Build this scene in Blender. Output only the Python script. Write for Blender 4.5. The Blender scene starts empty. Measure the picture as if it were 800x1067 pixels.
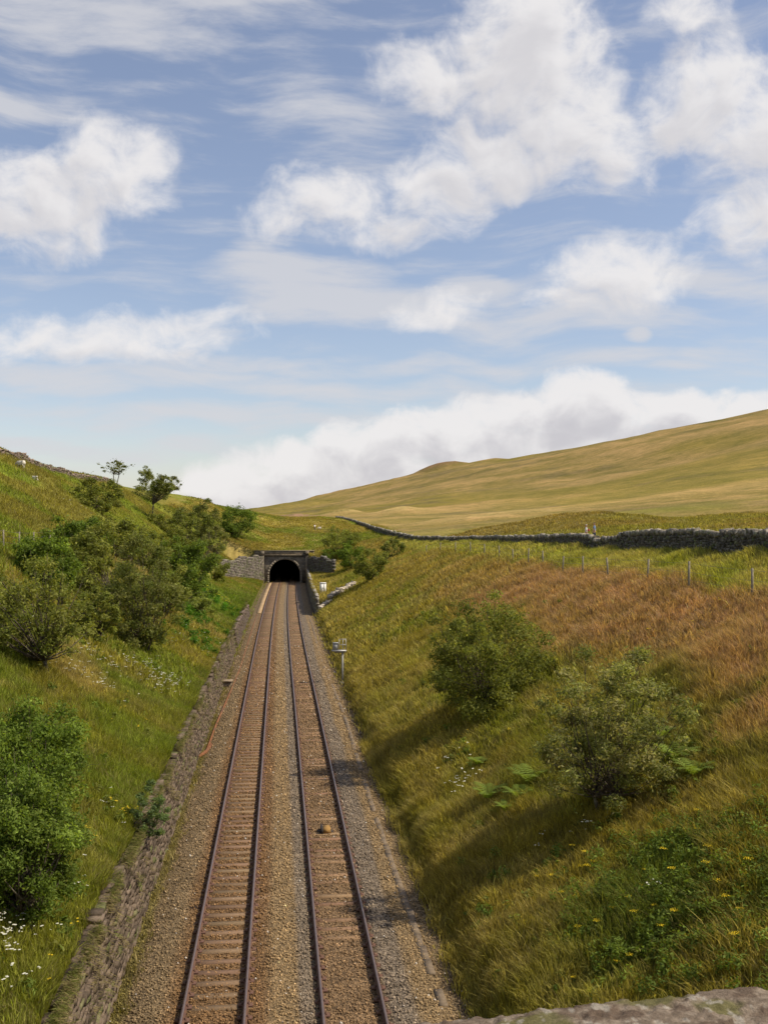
import bpy, bmesh, math, random
import numpy as np
from mathutils import Vector, Matrix, Euler
R = math.radians
scene = bpy.context.scene
C = scene.collection

# ------------------------------------------------------------------ camera
CAMZ = 12.0
YAW, PITCH, FPX = 5.58, 0.84, 1120.0
cd = bpy.data.cameras.new('camera'); cam = bpy.data.objects.new('camera', cd); C.objects.link(cam)
cam.location = (0, 0, CAMZ)
cam.rotation_euler = (R(90 + PITCH), 0, R(-YAW))
cd.sensor_fit = 'VERTICAL'; cd.sensor_height = 36.0; cd.lens = FPX / 1067 * 36.0
cd.clip_start = 0.05; cd.clip_end = 20000
scene.camera = cam

# ------------------------------------------------------------------ sun, exposure
SUN_AZ = R(103.0)      # from +Y (the line of the track) clockwise towards +X: from the right, a little behind
SUN_EL = R(48.5)
sd = bpy.data.lights.new('sun', 'SUN'); so = bpy.data.objects.new('sun', sd); C.objects.link(so)
sd.energy = 4.8; sd.angle = R(0.55); sd.color = (1.0, 0.885, 0.70)
sdir = Vector((math.sin(SUN_AZ) * math.cos(SUN_EL), math.cos(SUN_AZ) * math.cos(SUN_EL), math.sin(SUN_EL)))
so.rotation_euler = sdir.to_track_quat('Z', 'Y').to_euler()
scene.view_settings.view_transform = 'Standard'; scene.view_settings.look = 'None'
scene.view_settings.gamma = 1.0; scene.view_settings.exposure = 0.0
scene.view_settings.use_curve_mapping = False
scene.render.engine = 'CYCLES'
scene.cycles.use_denoising = True
scene.cycles.max_bounces = 6; scene.cycles.diffuse_bounces = 3; scene.cycles.transmission_bounces = 3
scene.cycles.use_adaptive_sampling = True; scene.cycles.adaptive_threshold = 0.02

# ------------------------------------------------------------------ node helper
class NT:
    def __init__(s, tree): s.t = tree; s.n = tree.nodes; s.l = tree.links
    def node(s, typ, **kw):
        n = s.n.new(typ)
        for k, v in kw.items(): setattr(n, k, v)
        return n
    def put(s, sock, v):
        if isinstance(v, bpy.types.NodeSocket): s.l.new(v, sock)
        elif v is not None: sock.default_value = v
    def math(s, op, a, b=None, c=None, clamp=False):
        n = s.n.new('ShaderNodeMath'); n.operation = op; n.use_clamp = clamp
        s.put(n.inputs[0], a)
        if b is not None: s.put(n.inputs[1], b)
        if c is not None: s.put(n.inputs[2], c)
        return n.outputs[0]
    def vmath(s, op, a, b=None, out=0):
        n = s.n.new('ShaderNodeVectorMath'); n.operation = op
        s.put(n.inputs[0], a)
        if b is not None: s.put(n.inputs[1], b)
        return n.outputs[out]
    def noise(s, vec, scale, detail=4, rough=0.55, out='Fac', dist=0.0):
        n = s.n.new('ShaderNodeTexNoise')
        if vec is not None: s.l.new(vec, n.inputs['Vector'])
        n.inputs['Scale'].default_value = scale; n.inputs['Detail'].default_value = detail
        n.inputs['Roughness'].default_value = rough; n.inputs['Distortion'].default_value = dist
        return n.outputs[out]
    def mix(s, f, a, b, mode='MIX'):
        n = s.n.new('ShaderNodeMix'); n.data_type = 'RGBA'; n.blend_type = mode
        s.put(n.inputs[0], f); s.put(n.inputs[6], a); s.put(n.inputs[7], b)
        return n.outputs[2]
    def mapr(s, v, a, b, c=0.0, d=1.0, smooth=False):
        n = s.n.new('ShaderNodeMapRange'); n.clamp = True
        if smooth: n.interpolation_type = 'SMOOTHSTEP'
        s.put(n.inputs[0], v)
        for i, x in enumerate((a, b, c, d)): s.put(n.inputs[i + 1], x)
        return n.outputs[0]
    def mapping(s, vec, scale=(1, 1, 1), rot=(0, 0, 0), loc=(0, 0, 0)):
        n = s.n.new('ShaderNodeMapping'); s.l.new(vec, n.inputs[0])
        n.inputs['Scale'].default_value = scale; n.inputs['Rotation'].default_value = rot
        n.inputs['Location'].default_value = loc
        return n.outputs[0]

def rgb(c): return (c[0], c[1], c[2], 1.0)

# ------------------------------------------------------------------ sky: Nishita with clouds at fixed directions
def sky():
    w = bpy.data.worlds.new('World'); scene.world = w; w.use_nodes = True
    T = NT(w.node_tree); T.n.clear()
    out = T.node('ShaderNodeOutputWorld'); bg = T.node('ShaderNodeBackground')
    T.l.new(bg.outputs[0], out.inputs[0])
    STR = 0.14
    bg.inputs[1].default_value = STR
    st = T.node('ShaderNodeTexSky', sky_type='NISHITA')
    st.sun_disc = False; st.sun_elevation = SUN_EL; st.sun_rotation = SUN_AZ
    st.altitude = 300; st.air_density = 1.0; st.dust_density = 1.0; st.ozone_density = 1.6
    tc = T.node('ShaderNodeTexCoord'); d = tc.outputs['Generated']
    sx = T.node('ShaderNodeSeparateXYZ'); T.l.new(d, sx.inputs[0])
    az = T.math('ARCTAN2', sx.outputs[0], sx.outputs[1])
    el = T.math('ARCSINE', sx.outputs[2])
    cb = T.node('ShaderNodeCombineXYZ')
    T.l.new(T.math('MULTIPLY', az, 57.2958), cb.inputs[0]); T.l.new(T.math('MULTIPLY', el, 57.2958), cb.inputs[1])
    P = cb.outputs[0]                                  # (azimuth, elevation) in degrees
    def ae(u, v):
        x, y = (u - 400) / FPX, (533.5 - v) / FPX
        p = R(PITCH); yy = math.cos(p) - y * math.sin(p); zz = math.sin(p) + y * math.cos(p)
        return YAW + math.degrees(math.atan2(x, yy)), math.degrees(math.atan2(zz, math.hypot(x, yy)))
    def blobs_group(name, blobs):
        g = bpy.data.node_groups.new(name, 'ShaderNodeTree')
        g.interface.new_socket('P', in_out='INPUT', socket_type='NodeSocketVector')
        g.interface.new_socket('D', in_out='OUTPUT', socket_type='NodeSocketFloat')
        G = NT(g); gi = G.node('NodeGroupInput'); go = G.node('NodeGroupOutput')
        acc = None
        for (u, v, ru, rv, wt) in blobs:
            a, e = ae(u, v); ra, rv_ = ru / 19.5, rv / 19.5
            q = G.vmath('SUBTRACT', gi.outputs[0], (a, e, 0)); q = G.vmath('MULTIPLY', q, (1 / ra, 1 / rv_, 0))
            ln = G.vmath('DOT_PRODUCT', q, q, out=1)
            val = G.math('MULTIPLY', G.math('SUBTRACT', 1.0, ln), wt)
            acc = val if acc is None else G.math('SMOOTH_MAX', acc, val, 0.35)
        G.l.new(acc, go.inputs[0])
        return g
    cum = [(548, 62, 95, 75, 1.1), (556, 14, 66, 46, 1), (455, 80, 66, 36, .9), (590, 130, 74, 62, 1), (512, 160, 72, 42, .95),
           (455, 196, 60, 38, .9), (345, 212, 70, 34, .75), (300, 228, 46, 22, .55), (400, 236, 80, 22, .55), (645, 150, 55, 45, .8),
           (745, 105, 72, 62, 1), (800, 140, 80, 60, 1), (728, 8, 42, 24, .8), (795, 232, 66, 40, .8), (690, 130, 50, 40, .7),
           (118, 170, 66, 46, .9), (50, 206, 82, 50, .95), (140, 196, 40, 26, .6), (10, 232, 60, 40, .8),
           (640, 284, 74, 38, .95), (598, 306, 54, 22, .7), (690, 292, 40, 24, .6), (455, 318, 46, 20, .6),
           (120, 350, 120, 26, .65), (30, 352, 70, 24, .6), (215, 335, 50, 16, .5)]
    low = [(612, 425, 74, 38, 1), (700, 428, 90, 26, .9), (790, 440, 90, 30, .9), (545, 440, 66, 32, .95), (470, 450, 70, 36, .95),
           (395, 468, 80, 36, .95), (320, 490, 80, 32, .95), (250, 508, 70, 28, .9), (600, 475, 220, 40, 1), (430, 510, 230, 36, 1),
           (900, 450, 120, 50, .9), (-60, 520, 120, 24, .4)]
    thin = [(310, 286, 90, 22, 1), (355, 312, 110, 22, 1), (500, 298, 60, 16, .7), (80, 398, 200, 11, .7), (330, 385, 170, 9, .3),
            (220, 436, 200, 9, .45), (420, 412, 160, 8, .25), (655, 352, 14, 9, .9), (760, 300, 90, 18, .5), (80, 12, 150, 26, .6),
            (540, 330, 160, 16, .5), (700, 375, 110, 9, .25), (20, 95, 50, 14, .4), (100, 468, 160, 7, .3), (340, 110, 60, 12, .15),
            (250, 2, 60, 10, .5)]
    gc = blobs_group('cumulus_shapes', cum); gl = blobs_group('low_bank_shapes', low); gt = blobs_group('cirrus_shapes', thin)
    def use(g, p):
        n = T.node('ShaderNodeGroup'); n.node_tree = g; T.l.new(p, n.inputs[0]); return n.outputs[0]
    def warp(p, sc, amt, det=3):
        nv = T.noise(p, sc, det, 0.55, out='Color')
        return T.vmath('ADD', p, T.vmath('MULTIPLY', T.vmath('SUBTRACT', nv, (.5, .5, .5)), (amt, amt, 0)))
    Pw = warp(P, 0.22, 2.6, 1.5)
    f = T.noise(T.mapping(Pw, (1, 1.25, 1)), 0.55, 10, 0.575)
    def dens(g, p, amp, bias):
        return T.math('ADD', use(g, p), T.math('MULTIPLY_ADD', f, amp, bias))
    # elsewhere in the sky (out of the picture) ordinary scattered cloud
    azabs = T.math('ABSOLUTE', T.math('SUBTRACT', T.math('MULTIPLY', az, 57.2958), YAW))
    side = T.mapr(azabs, 24, 40, 0, 1, True)
    gen = T.math('MULTIPLY', T.mapr(T.noise(P, 0.07, 6, .6), .5, .62, 0, 1, True), side)
    dc = dens(gc, Pw, 2.2, -1.14)
    dl = dens(gl, Pw, 1.8, -0.95)
    Ps = T.vmath('ADD', Pw, (1.1, 1.6, 0))
    Pl = T.vmath('ADD', Pw, (0.5, 1.3, 0))
    f2 = T.noise(T.mapping(T.vmath('ADD', Pw, (.35, .5, 0)), (1, 1.25, 1)), 0.55, 5, 0.5)
    dcs = T.math('ADD', use(gc, Ps), T.math('MULTIPLY_ADD', f2, 2.2, -1.14))
    dls = T.math('ADD', use(gl, Pl), T.math('MULTIPLY_ADD', f2, 1.8, -0.95))
    ac = T.mapr(dc, -0.36, 0.92, 0, 1, True); al = T.mapr(dl, -0.25, 0.60, 0, 1, True)
    # cirrus: streaky
    Pc = T.mapping(warp(P, 0.08, 4.0, 1), (0.16, 0.85, 1), rot=(0, 0, R(-7)))
    fc = T.noise(Pc, 0.9, 7, 0.60)
    sm = use(gt, warp(P, .15, 3.0, 1))
    dt = T.math('ADD', T.math('MULTIPLY', T.mapr(sm, -0.6, 0.9), 0.95), T.math('MULTIPLY_ADD', fc, 2.4, -1.18))
    at = T.mapr(dt, -0.15, 0.95, 0, 0.80, True)
    # lit tops, grey bases (thickness towards the sun)
    shc = T.mapr(dcs, 0.0, 1.25, 0, 1, True); shl = T.mapr(dls, 0.1, 1.2, 0, 1, True)
    k = 1 / STR
    white = rgb([x * k * .93 for x in (0.93, 0.905, 0.90)]); grey = rgb([x * k * .9 for x in (0.60, 0.585, 0.62)]); thincol = rgb([x * k * .76 for x in (0.88, 0.88, 0.92)])
    lowgrey = rgb([x * k * .92 for x in (0.60, 0.58, 0.62)])
    cc = T.mix(T.math('MULTIPLY', shc, .50), white, grey); lc = T.mix(T.math('MULTIPLY', shl, .86), white, lowgrey)
    hs = T.node('ShaderNodeHueSaturation'); T.l.new(st.outputs[0], hs.inputs['Color'])
    hs.inputs['Saturation'].default_value = 0.98; hs.inputs['Value'].default_value = 1.0
    base = T.mix(0.07, T.mix(1.0, hs.outputs[0], rgb((1.10, .99, .97)), 'MULTIPLY'), thincol)
    c = T.mix(at, base, thincol)
    c = T.mix(T.math('MULTIPLY', gen, .8), c, white)
    c = T.mix(T.math('MULTIPLY', al, .93), c, lc)
    c = T.mix(T.math('MULTIPLY', ac, .92), c, cc)
    T.l.new(c, bg.inputs[0])
sky()

# ------------------------------------------------------------------ numpy noise
def _hash(ix, iy, seed):
    h = (ix.astype(np.int64) * 374761393 + iy.astype(np.int64) * 668265263 + seed * 974711) & 0xffffffff
    h = ((h ^ (h >> 13)) * 1274126177) & 0xffffffff
    return ((h ^ (h >> 16)) & 0xffffff) / float(0xffffff)
def vnoise(x, y, seed=0):
    x = np.asarray(x, float); y = np.asarray(y, float)
    ix = np.floor(x); iy = np.floor(y); fx = x - ix; fy = y - iy
    fx = fx * fx * (3 - 2 * fx); fy = fy * fy * (3 - 2 * fy)
    a = _hash(ix, iy, seed); b = _hash(ix + 1, iy, seed); c = _hash(ix, iy + 1, seed); d = _hash(ix + 1, iy + 1, seed)
    return (a * (1 - fx) + b * fx) * (1 - fy) + (c * (1 - fx) + d * fx) * fy
def fbm(x, y, seed=0, octv=4, rough=.5):
    s = 0; a = 1; t = 0
    for i in range(octv):
        s = s + a * vnoise(x * 2 ** i + i * 17.3, y * 2 ** i - i * 9.1, seed + i); t += a; a *= rough
    return s / t
def sstep(a, b, x):
    t = np.clip((np.asarray(x, float) - a) / (b - a), 0, 1); return t * t * (3 - 2 * t)

# ------------------------------------------------------------------ terrain height
YP = 236.0                      # tunnel portal
def cx(Y):                      # gentle curve of the line
    Y = np.asarray(Y, float); return 0.14 + 1.15 * (np.clip(Y - 95, 0, 175) / 141.0) ** 2
CP = []
# line of the moorland wall: world X, Y, top of wall, ground at its foot
WALL = [(29.0, 10.0, 12.0, 10.7), (27.6, 30.0, 11.95, 10.65), (26.6, 45.0, 11.95, 10.62), (26.4, 50.8, 11.95, 10.62), (26.4, 56.0, 11.9, 10.49), (26.4, 61.0, 11.83, 10.39), (26.4, 65.4, 11.85, 10.31), (26.4, 70.3, 11.87, 10.24), (26.4, 74.1, 11.82, 10.19),
        (26.4, 77.2, 11.79, 10.15), (26.4, 79.3, 11.64, 10.14), (26.4, 80.9, 11.5, 10.16), (26.4, 82.9, 11.24, 10.18), (26.4, 84.9, 11.18, 10.2), (26.4, 86.7, 11.13, 10.22), (26.4, 88.6, 11.28, 10.23), (26.4, 90.3, 11.42, 10.25),
        (26.4, 93.9, 11.49, 10.29), (26.4, 100.6, 11.36, 10.24), (26.4, 108.2, 11.21, 10.19), (26.4, 122.1, 11.06, 10.09), (26.4, 140.0, 10.86, 9.97), (26.4, 163.8, 10.58, 9.7), (26.4, 184.7, 10.4, 9.46), (25.8, 206.7, 10.45, 9.4),
        (25.2, 236.1, 11.15, 9.95), (24.9, 254.9, 11.66, 10.4), (24.6, 277.4, 12.25, 11.06), (24.0, 339.3, 14.43, 12.99), (23.6, 394.1, 15.87, 14.47), (23.4, 442.9, 16.75, 15.56)]
_W = np.array(WALL)
def lerp(Y, *p): return float(np.interp(Y, p[0::2], p[1::2]))
for Y in list(range(-45, 150, 9)):
    CP += [(5.3, Y, 0.55), (7, Y, 1.6), (9, Y, 2.75), (14, Y, 5.3), (17.5, Y, 7.2), (21, Y, 8.85), (23.5, Y, 9.6)]
    e = lerp(Y, 90, 1.75, 130, 1.4); CP += [(-4.9, Y, e), (-7, Y, e + 1.35), (-10, Y, 4.8), (-18.8, Y, 10.4), (-28, Y, 15.8)]
for Y in range(10, 450, 9):
    wx, wz = float(np.interp(Y, _W[:, 1], _W[:, 0])), float(np.interp(Y, _W[:, 1], _W[:, 3])); wx -= float(cx(Y))
    if Y < 236 or Y % 2: CP += [(wx - .9, Y, wz), (wx + 1.5, Y, wz + .03)]
for Y in (-45, 0, 40, 80, 120): CP += [(-36, Y, 20.0), (-60, Y, 24)]
for Y in range(158, 222, 9):
    zz = lerp(Y, 155, 2.2, 215, 2.5); CP += [(5, Y, zz), (8, Y, zz + .3), (10.5, Y, zz + 1.1), (16, Y, 6.0), (21, Y, 8.0)]
for Y in (158, 167, 176, 185): CP += [(-6, Y, 1.6), (-12, Y, 5), (-18.8, Y, 9.4), (-28, Y, 16)]
CP += [(-6, 195, 2.0), (-12, 195, 5), (-6, 205, 2.2), (-12.5, 206, 4.9), (-20, 205, 10.5), (-28, 200, 17)]
CP += [(-39, 152, 22.6), (-42, 160, 23.9), (-38, 181, 21.9), (-31, 218, 20.6), (-20, 269, 18.6), (-10, 245, 9.8), (-8, 300, 15.6)]
CP += [(-5, 238, 6.6), (0, 238, 6.7), (6, 238, 6.8), (11, 238, 7.4), (17, 238, 8.6)]
CP += [(-4, 270, 10.4), (4, 270, 10.4), (14, 272, 10.3), (-5, 255, 8.6), (4, 255, 8.7), (13, 255, 8.8), (-4, 290, 12.4), (6, 290, 12.4), (14, 292, 12.0), (0, 325, 15.2), (10, 325, 15.2), (18, 330, 14.6), (0, 350, 15.4)]
FAR = {-75: [(60, .25), (150, .12), (400, .05), (1500, .03)], -35: [(75, .16), (140, .11), (300, .05), (900, .025), (2500, .015)],
       -20: [(190, .075), (320, .045), (900, .012), (2500, .01)], -14: [(330, .042), (900, .01), (2500, .008)], -8: [(380, .03), (900, .012), (2500, .006)],
       -4: [(420, .018), (900, .012), (1900, .012), (3500, .006)], -1.3: [(400, .009), (650, .009), (1100, .0125), (1850, .0168), (2800, .012), (4500, .008)],
       0.5: [(420, .008), (650, .0105), (1100, .0150), (1800, .0212), (2800, .014), (4500, .008)],
       3: [(480, .0098), (800, .0175), (1200, .0235), (1750, .033), (2800, .022), (4500, .01)],
       5.6: [(400, .0105), (700, .0215), (1100, .0315), (1650, .0440), (2800, .03), (4500, .012)],
       10.3: [(190, -.004), (260, .0038), (500, .020), (900, .040), (1480, .0597), (2600, .04), (4500, .015)],
       15.3: [(140, -.006), (200, .001), (400, .022), (800, .047), (1300, .0712), (2400, .05), (4500, .02)],
       20: [(110, -.009), (180, .003), (350, .028), (700, .057), (1180, .0875), (2300, .06), (4500, .02)],
       25.2: [(90, -.012), (150, .002), (300, .032), (600, .068), (1080, .105), (2200, .075), (4500, .03)],
       32: [(75, -.014), (150, .008), (300, .04), (600, .08), (1050, .12), (2200, .09), (4500, .03)],
       50: [(60, -.02), (150, .01), (300, .05), (600, .09), (1000, .13), (2200, .09)],
       90: [(60, -.02), (150, .01), (300, .05), (600, .09), (1000, .13), (2200, .09)]}
for th, L in FAR.items():
    for r, e in L: CP.append((r * math.sin(R(th)) - 1.3 * (r > 200), r * math.cos(R(th)), CAMZ + e * r))
CP = np.array(CP)
def _warp(x, y):                # compress the far field so near detail and far hills share one interpolant
    r = np.hypot(x, y) + 1e-6; k = np.where(r > 250, (250 + 160 * np.log(np.maximum(r, 250) / 250.0)) / r, 1.0)
    return x * k / 100, y * k / 100
_cw = np.stack(_warp(CP[:, 0], CP[:, 1]), 1)
_n = len(CP)
def _K(a, b):
    d = np.sqrt((a[:, None, 0] - b[None, :, 0]) ** 2 + (a[:, None, 1] - b[None, :, 1]) ** 2 + 1e-4); return d
_A = np.zeros((_n + 3, _n + 3)); _A[:_n, :_n] = _K(_cw, _cw) + np.eye(_n) * -.0008
_A[:_n, _n] = 1; _A[:_n, _n + 1:] = _cw; _A[_n:, :_n] = _A[:_n, _n:].T
_rr = np.hypot(CP[:, 0], CP[:, 1])
_sol = np.linalg.solve(_A, np.concatenate([CP[:, 2], np.zeros(3)]))
def Hraw(s, Y):
    s = np.asarray(s, float); Y = np.asarray(Y, float); sh = np.broadcast(s, Y).shape
    s = np.broadcast_to(s, sh).ravel(); Y = np.broadcast_to(Y, sh).ravel(); o = np.empty(len(s))
    for i in range(0, len(s), 40000):
        p = np.stack(_warp(s[i:i + 40000], Y[i:i + 40000]), 1)
        o[i:i + 40000] = _K(p, _cw) @ _sol[:_n] + _sol[_n] + p @ _sol[_n + 1:]
    return o.reshape(sh)
# wing walls, in (s, Y) : from the portal outwards
WL = ((-4.6, YP), (-12.6, 206.0)); WR = ((5.0, YP), (10.0, 212.0))
TOEL, TOER = -4.62, 4.95
def toel(Y): return np.where(np.asarray(Y) < 151, -4.92, TOEL)
def wingside(s, Y, w):          # >0 behind the wing wall
    (ax, ay), (bx, by) = w; return ((bx - ax) * (Y - ay) - (by - ay) * (s - ax)) / math.hypot(bx - ax, by - ay) * (-1 if w is WL else 1)
def HS(s, Y, micro=True):
    s = np.asarray(s, float); Y = np.asarray(Y, float)
    h = Hraw(s, Y)
    r = np.hypot(s, Y)
    if micro:
        near = sstep(5.2, 8, np.abs(s)) + sstep(YP, YP + 5, Y); near = np.clip(near, 0, 1)
        h = h + near * ((fbm(s / 2.3, Y / 2.3, 3, 3) - .5) * .38 + (fbm(s / 9, Y / 12, 9, 2) - .5) * .6 * (1 - .92 * np.exp(-((s - 25.5) / 4) ** 2)))
        far = sstep(200, 900, r)
        h = h + far * ((fbm(s / 90, Y / 130, 21, 4, .55) - .5) * 9) + sstep(150, 400, r) * (1 - np.exp(-((s - 25) / 7) ** 2)) * (fbm(s / 28, Y / 40, 5, 3) - .5) * 2.0
        # spoil heaps and knoll beside the air shafts, grassy mound behind the wall
        h = h + 11 * np.exp(-(((s - 232) / 34) ** 2 + ((Y - 1540) / 60) ** 2) ** 1.5) + 6 * np.exp(-(((s - 292) / 16) ** 2 + ((Y - 1500) / 50) ** 2)) + 2.3 * np.exp(-(((s - 50) / 13) ** 2 + ((Y - 175) / 22) ** 2))
        h = h + .45 * np.exp(-(((s - 28.8) / 2.2) ** 2 + ((Y - 93.5) / 4) ** 2))
        h = h + 2.6 * np.exp(-(((s - 58) / 24) ** 2 + ((Y - 300) / 24) ** 2)) + 2.2 * np.exp(-(((s - 52) / 13) ** 2 + ((Y - 470) / 20) ** 2))
        h = h + 3.2 * np.exp(-(((s - 30) / 11) ** 2 + ((Y - 540) / 16) ** 2)) + 2.0 * np.exp(-(((s - 6) / 9) ** 2 + ((Y - 510) / 16) ** 2))
    inY = Y < YP + .05
    # aprons in front of the wings
    ap = 0.45 + 0.28 * (np.abs(s) - 4.6) + .15 * (fbm(s / 2, Y / 2, 8, 2) - .5)
    kL = sstep(148, 170, Y)
    okL = inY & (s < 0) & (wingside(s, Y, WL) < 0) & (Y > 206) | ((s < 0) & (s > -12.6) & (Y <= 206) & (Y > 148) & inY)
    h = np.where(okL, h * (1 - kL) + kL * np.minimum(h, ap), h)
    okR = inY & (s > 0) & (Y > 200) & (s < 10.3) & (wingside(s, Y, WR) < 0)
    h = np.where(okR, np.minimum(h, 2.3 + .1 * (s - 5)), h)
    # toe of the right bank: a steep grassy foot
    toe = np.minimum(np.maximum(0, (s - TOER)) * 1.4 + .02, .62 + .56 * (s - 5.35))
    h = np.where((s > 0) & (Y < 149), np.minimum(h, toe), h)
    tl = np.maximum(0, -s - 4.6) * np.where(Y < 150.9, 99, .7 + 5 * (1 - sstep(150, 165, Y))) + .02
    h = np.where((s < 0) & inY, np.minimum(h, tl), h)
    corr = (s > toel(Y)) & (s < TOER) & inY
    h = np.where(corr, 0.0, h)
    return h
def H(X, Y, micro=True): return HS(np.asarray(X, float) - cx(Y), Y, micro)
def ray(u, v):
    x, y = (u - 400) / FPX, (533.5 - v) / FPX
    d = cam.rotation_euler.to_matrix() @ Vector((x, y, -1)); return np.array(d)
def hit(u, v, maxr=3000):
    """Where the line of sight through a photo pixel meets the ground (used once to survey where things stand)."""
    d = ray(u, v); d = d / math.hypot(d[0], d[1])
    t = 18.0 * (1.012 ** np.arange(430)); t = t[t < maxr]
    z = CAMZ + d[2] * t; g = H(d[0] * t, d[1] * t)
    b = np.where(z < g)[0]
    if len(b) == 0: return hit(u, v + 2, maxr) if v < 700 else None
    i = b[0]; lo, hi = t[max(i - 1, 0)], t[i]
    tt = np.linspace(lo, hi, 40); k = np.where(CAMZ + d[2] * tt < H(d[0] * tt, d[1] * tt))[0]
    tt = tt[k[0]] if len(k) else hi
    return Vector((d[0] * tt, d[1] * tt, float(H(d[0] * tt, d[1] * tt))))

# ------------------------------------------------------------------ mesh helpers
rng = np.random.default_rng(7)
def mk(name, V, F, mat=None, parent=None, col=None, smooth=False, mats=None, midx=None):
    """V (n,3); F list of (m,k) integer arrays (any k); col (n,3) linear colour per vertex."""
    V = np.asarray(V, np.float32); F = [np.asarray(f, np.int32) for f in F if len(f)]
    me = bpy.data.meshes.new(name)
    me.vertices.add(len(V)); me.vertices.foreach_set('co', V.ravel())
    li = np.concatenate([f.ravel() for f in F]); sz = np.concatenate([np.full(len(f), f.shape[1], np.int32) for f in F])
    st = np.concatenate([[0], np.cumsum(sz)[:-1]]).astype(np.int32)
    me.loops.add(len(li)); me.loops.foreach_set('vertex_index', li)
    me.polygons.add(len(sz)); me.polygons.foreach_set('loop_start', st); me.polygons.foreach_set('loop_total', sz)
    if smooth: me.polygons.foreach_set('use_smooth', np.ones(len(sz), bool))
    if midx is not None: me.polygons.foreach_set('material_index', np.asarray(midx, np.int32))
    me.update(calc_edges=True)
    if col is not None:
        a = me.color_attributes.new('Col', 'FLOAT_COLOR', 'POINT')
        c = np.ones((len(V), 4), np.float32); c[:, :3] = col; a.data.foreach_set('color', c.ravel())
    for m in (mats or [mat]):
        if m is not None: me.materials.append(m)
    o = bpy.data.objects.new(name, me); C.objects.link(o)
    if parent is not None: o.parent = parent
    return o
def tag(o, label=None, cat=None, group=None, kind=None):
    if label: o['label'] = label
    if cat: o['category'] = cat
    if group: o['group'] = group
    if kind: o['kind'] = kind
    return o
def empty(name, loc, rz=0.0):
    o = bpy.data.objects.new(name, None); C.objects.link(o); o.location = loc; o.rotation_euler = (0, 0, rz)
    o.empty_display_size = .2; return o
class MB:
    def __init__(s): s.v = []; s.f = {}; s.n = 0; s.c = []
    def add(s, V, F, col=None):
        V = np.asarray(V, float)
        for f in F:
            f = np.asarray(f, int)
            if len(f): s.f.setdefault(f.shape[1], []).append(f + s.n)
        s.v.append(V); s.n += len(V)
        s.c.append(np.broadcast_to(np.asarray((.5, .5, .5) if col is None else col, float), (len(V), 3)))
    def box(s, c, size, rot=0.0, jit=0.0, col=None, tilt=None, taper=1.0):
        sx, sy, sz = [x / 2 for x in size]
        P = np.array([[x, y, z] for z in (-1, 1) for y in (-1, 1) for x in (-1, 1)], float)
        P[4:, :2] *= taper
        P *= (sx, sy, sz)
        if jit: P += rng.normal(0, jit, P.shape)
        M = np.array(Euler(((tilt or (0, 0))[0], (tilt or (0, 0))[1], rot)).to_matrix())
        P = P @ M.T + np.asarray(c, float)
        s.add(P, [[(0, 2, 3, 1), (4, 5, 7, 6), (0, 1, 5, 4), (2, 6, 7, 3), (0, 4, 6, 2), (1, 3, 7, 5)]], col)
    def tube(s, pts, rad, n=6, col=None, cap=True):
        pts = np.asarray(pts, float); rad = np.broadcast_to(rad, (len(pts),)); V = []
        t = np.gradient(pts, axis=0); t /= np.linalg.norm(t, axis=1)[:, None] + 1e-9
        up = np.array([0, 0, 1.0]) if abs(t[:, 2]).mean() < .9 else np.array([1.0, 0, 0])
        for p, tt, r in zip(pts, t, rad):
            a = np.cross(tt, up); a /= np.linalg.norm(a) + 1e-9; b = np.cross(tt, a)
            th = np.arange(n) / n * 2 * math.pi
            V.append(p + r * (np.cos(th)[:, None] * a + np.sin(th)[:, None] * b))
        F = []
        for i in range(len(pts) - 1):
            for k in range(n):
                F.append((i * n + k, i * n + (k + 1) % n, (i + 1) * n + (k + 1) % n, (i + 1) * n + k))
        s.add(np.concatenate(V), [F], col)
        if cap:
            m = s.n - len(pts) * n
            s.f.setdefault(n, []).append(np.array([[m + k for k in range(n)][::-1]]))
            s.f.setdefault(n, []).append(np.array([[m + (len(pts) - 1) * n + k for k in range(n)]]))
    def build(s, name, mat, parent=None, smooth=False, col=False):
        return mk(name, np.concatenate(s.v), [np.concatenate(x) for x in s.f.values()], mat, parent,
                  np.concatenate(s.c) if col else None, smooth)

# ------------------------------------------------------------------ materials
def mat_new(name, color=None, rough=.85, nscale=8, namt=.35, bump=.3, bscale=None, use_col=False, spec=.25, metal=0.0,
            second=None, sscale=3, sth=(.5, .62), detail=6, bdist=.03):
    m = bpy.data.materials.new(name); m.use_nodes = True; T = NT(m.node_tree); bs = m.node_tree.nodes['Principled BSDF']
    tc = T.node('ShaderNodeTexCoord').outputs['Object']
    if use_col:
        a = T.node('ShaderNodeAttribute', attribute_name='Col'); base = a.outputs['Color']
    else: base = rgb(color)
    if second is not None:
        base = T.mix(T.mapr(T.noise(tc, sscale, 5, .6), sth[0], sth[1]), base, rgb(second))
    n = T.noise(tc, nscale, detail, .62)
    v = T.mapr(n, .25, .75, 1 - namt, 1 + namt)
    cb = T.node('ShaderNodeCombineXYZ'); [T.l.new(v, cb.inputs[i]) for i in range(3)]
    c = T.mix(1.0, base, cb.outputs[0], 'MULTIPLY')
    T.l.new(c, bs.inputs['Base Color']); bs.inputs['Roughness'].default_value = rough
    bs.inputs['Specular IOR Level'].default_value = spec; bs.inputs['Metallic'].default_value = metal
    if bump:
        b = T.node('ShaderNodeBump'); b.inputs['Strength'].default_value = bump; b.inputs['Distance'].default_value = bdist
        T.l.new(T.noise(tc, bscale or nscale * 2, 5, .65), b.inputs['Height']); T.l.new(b.outputs[0], bs.inputs['Normal'])
    return m
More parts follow.
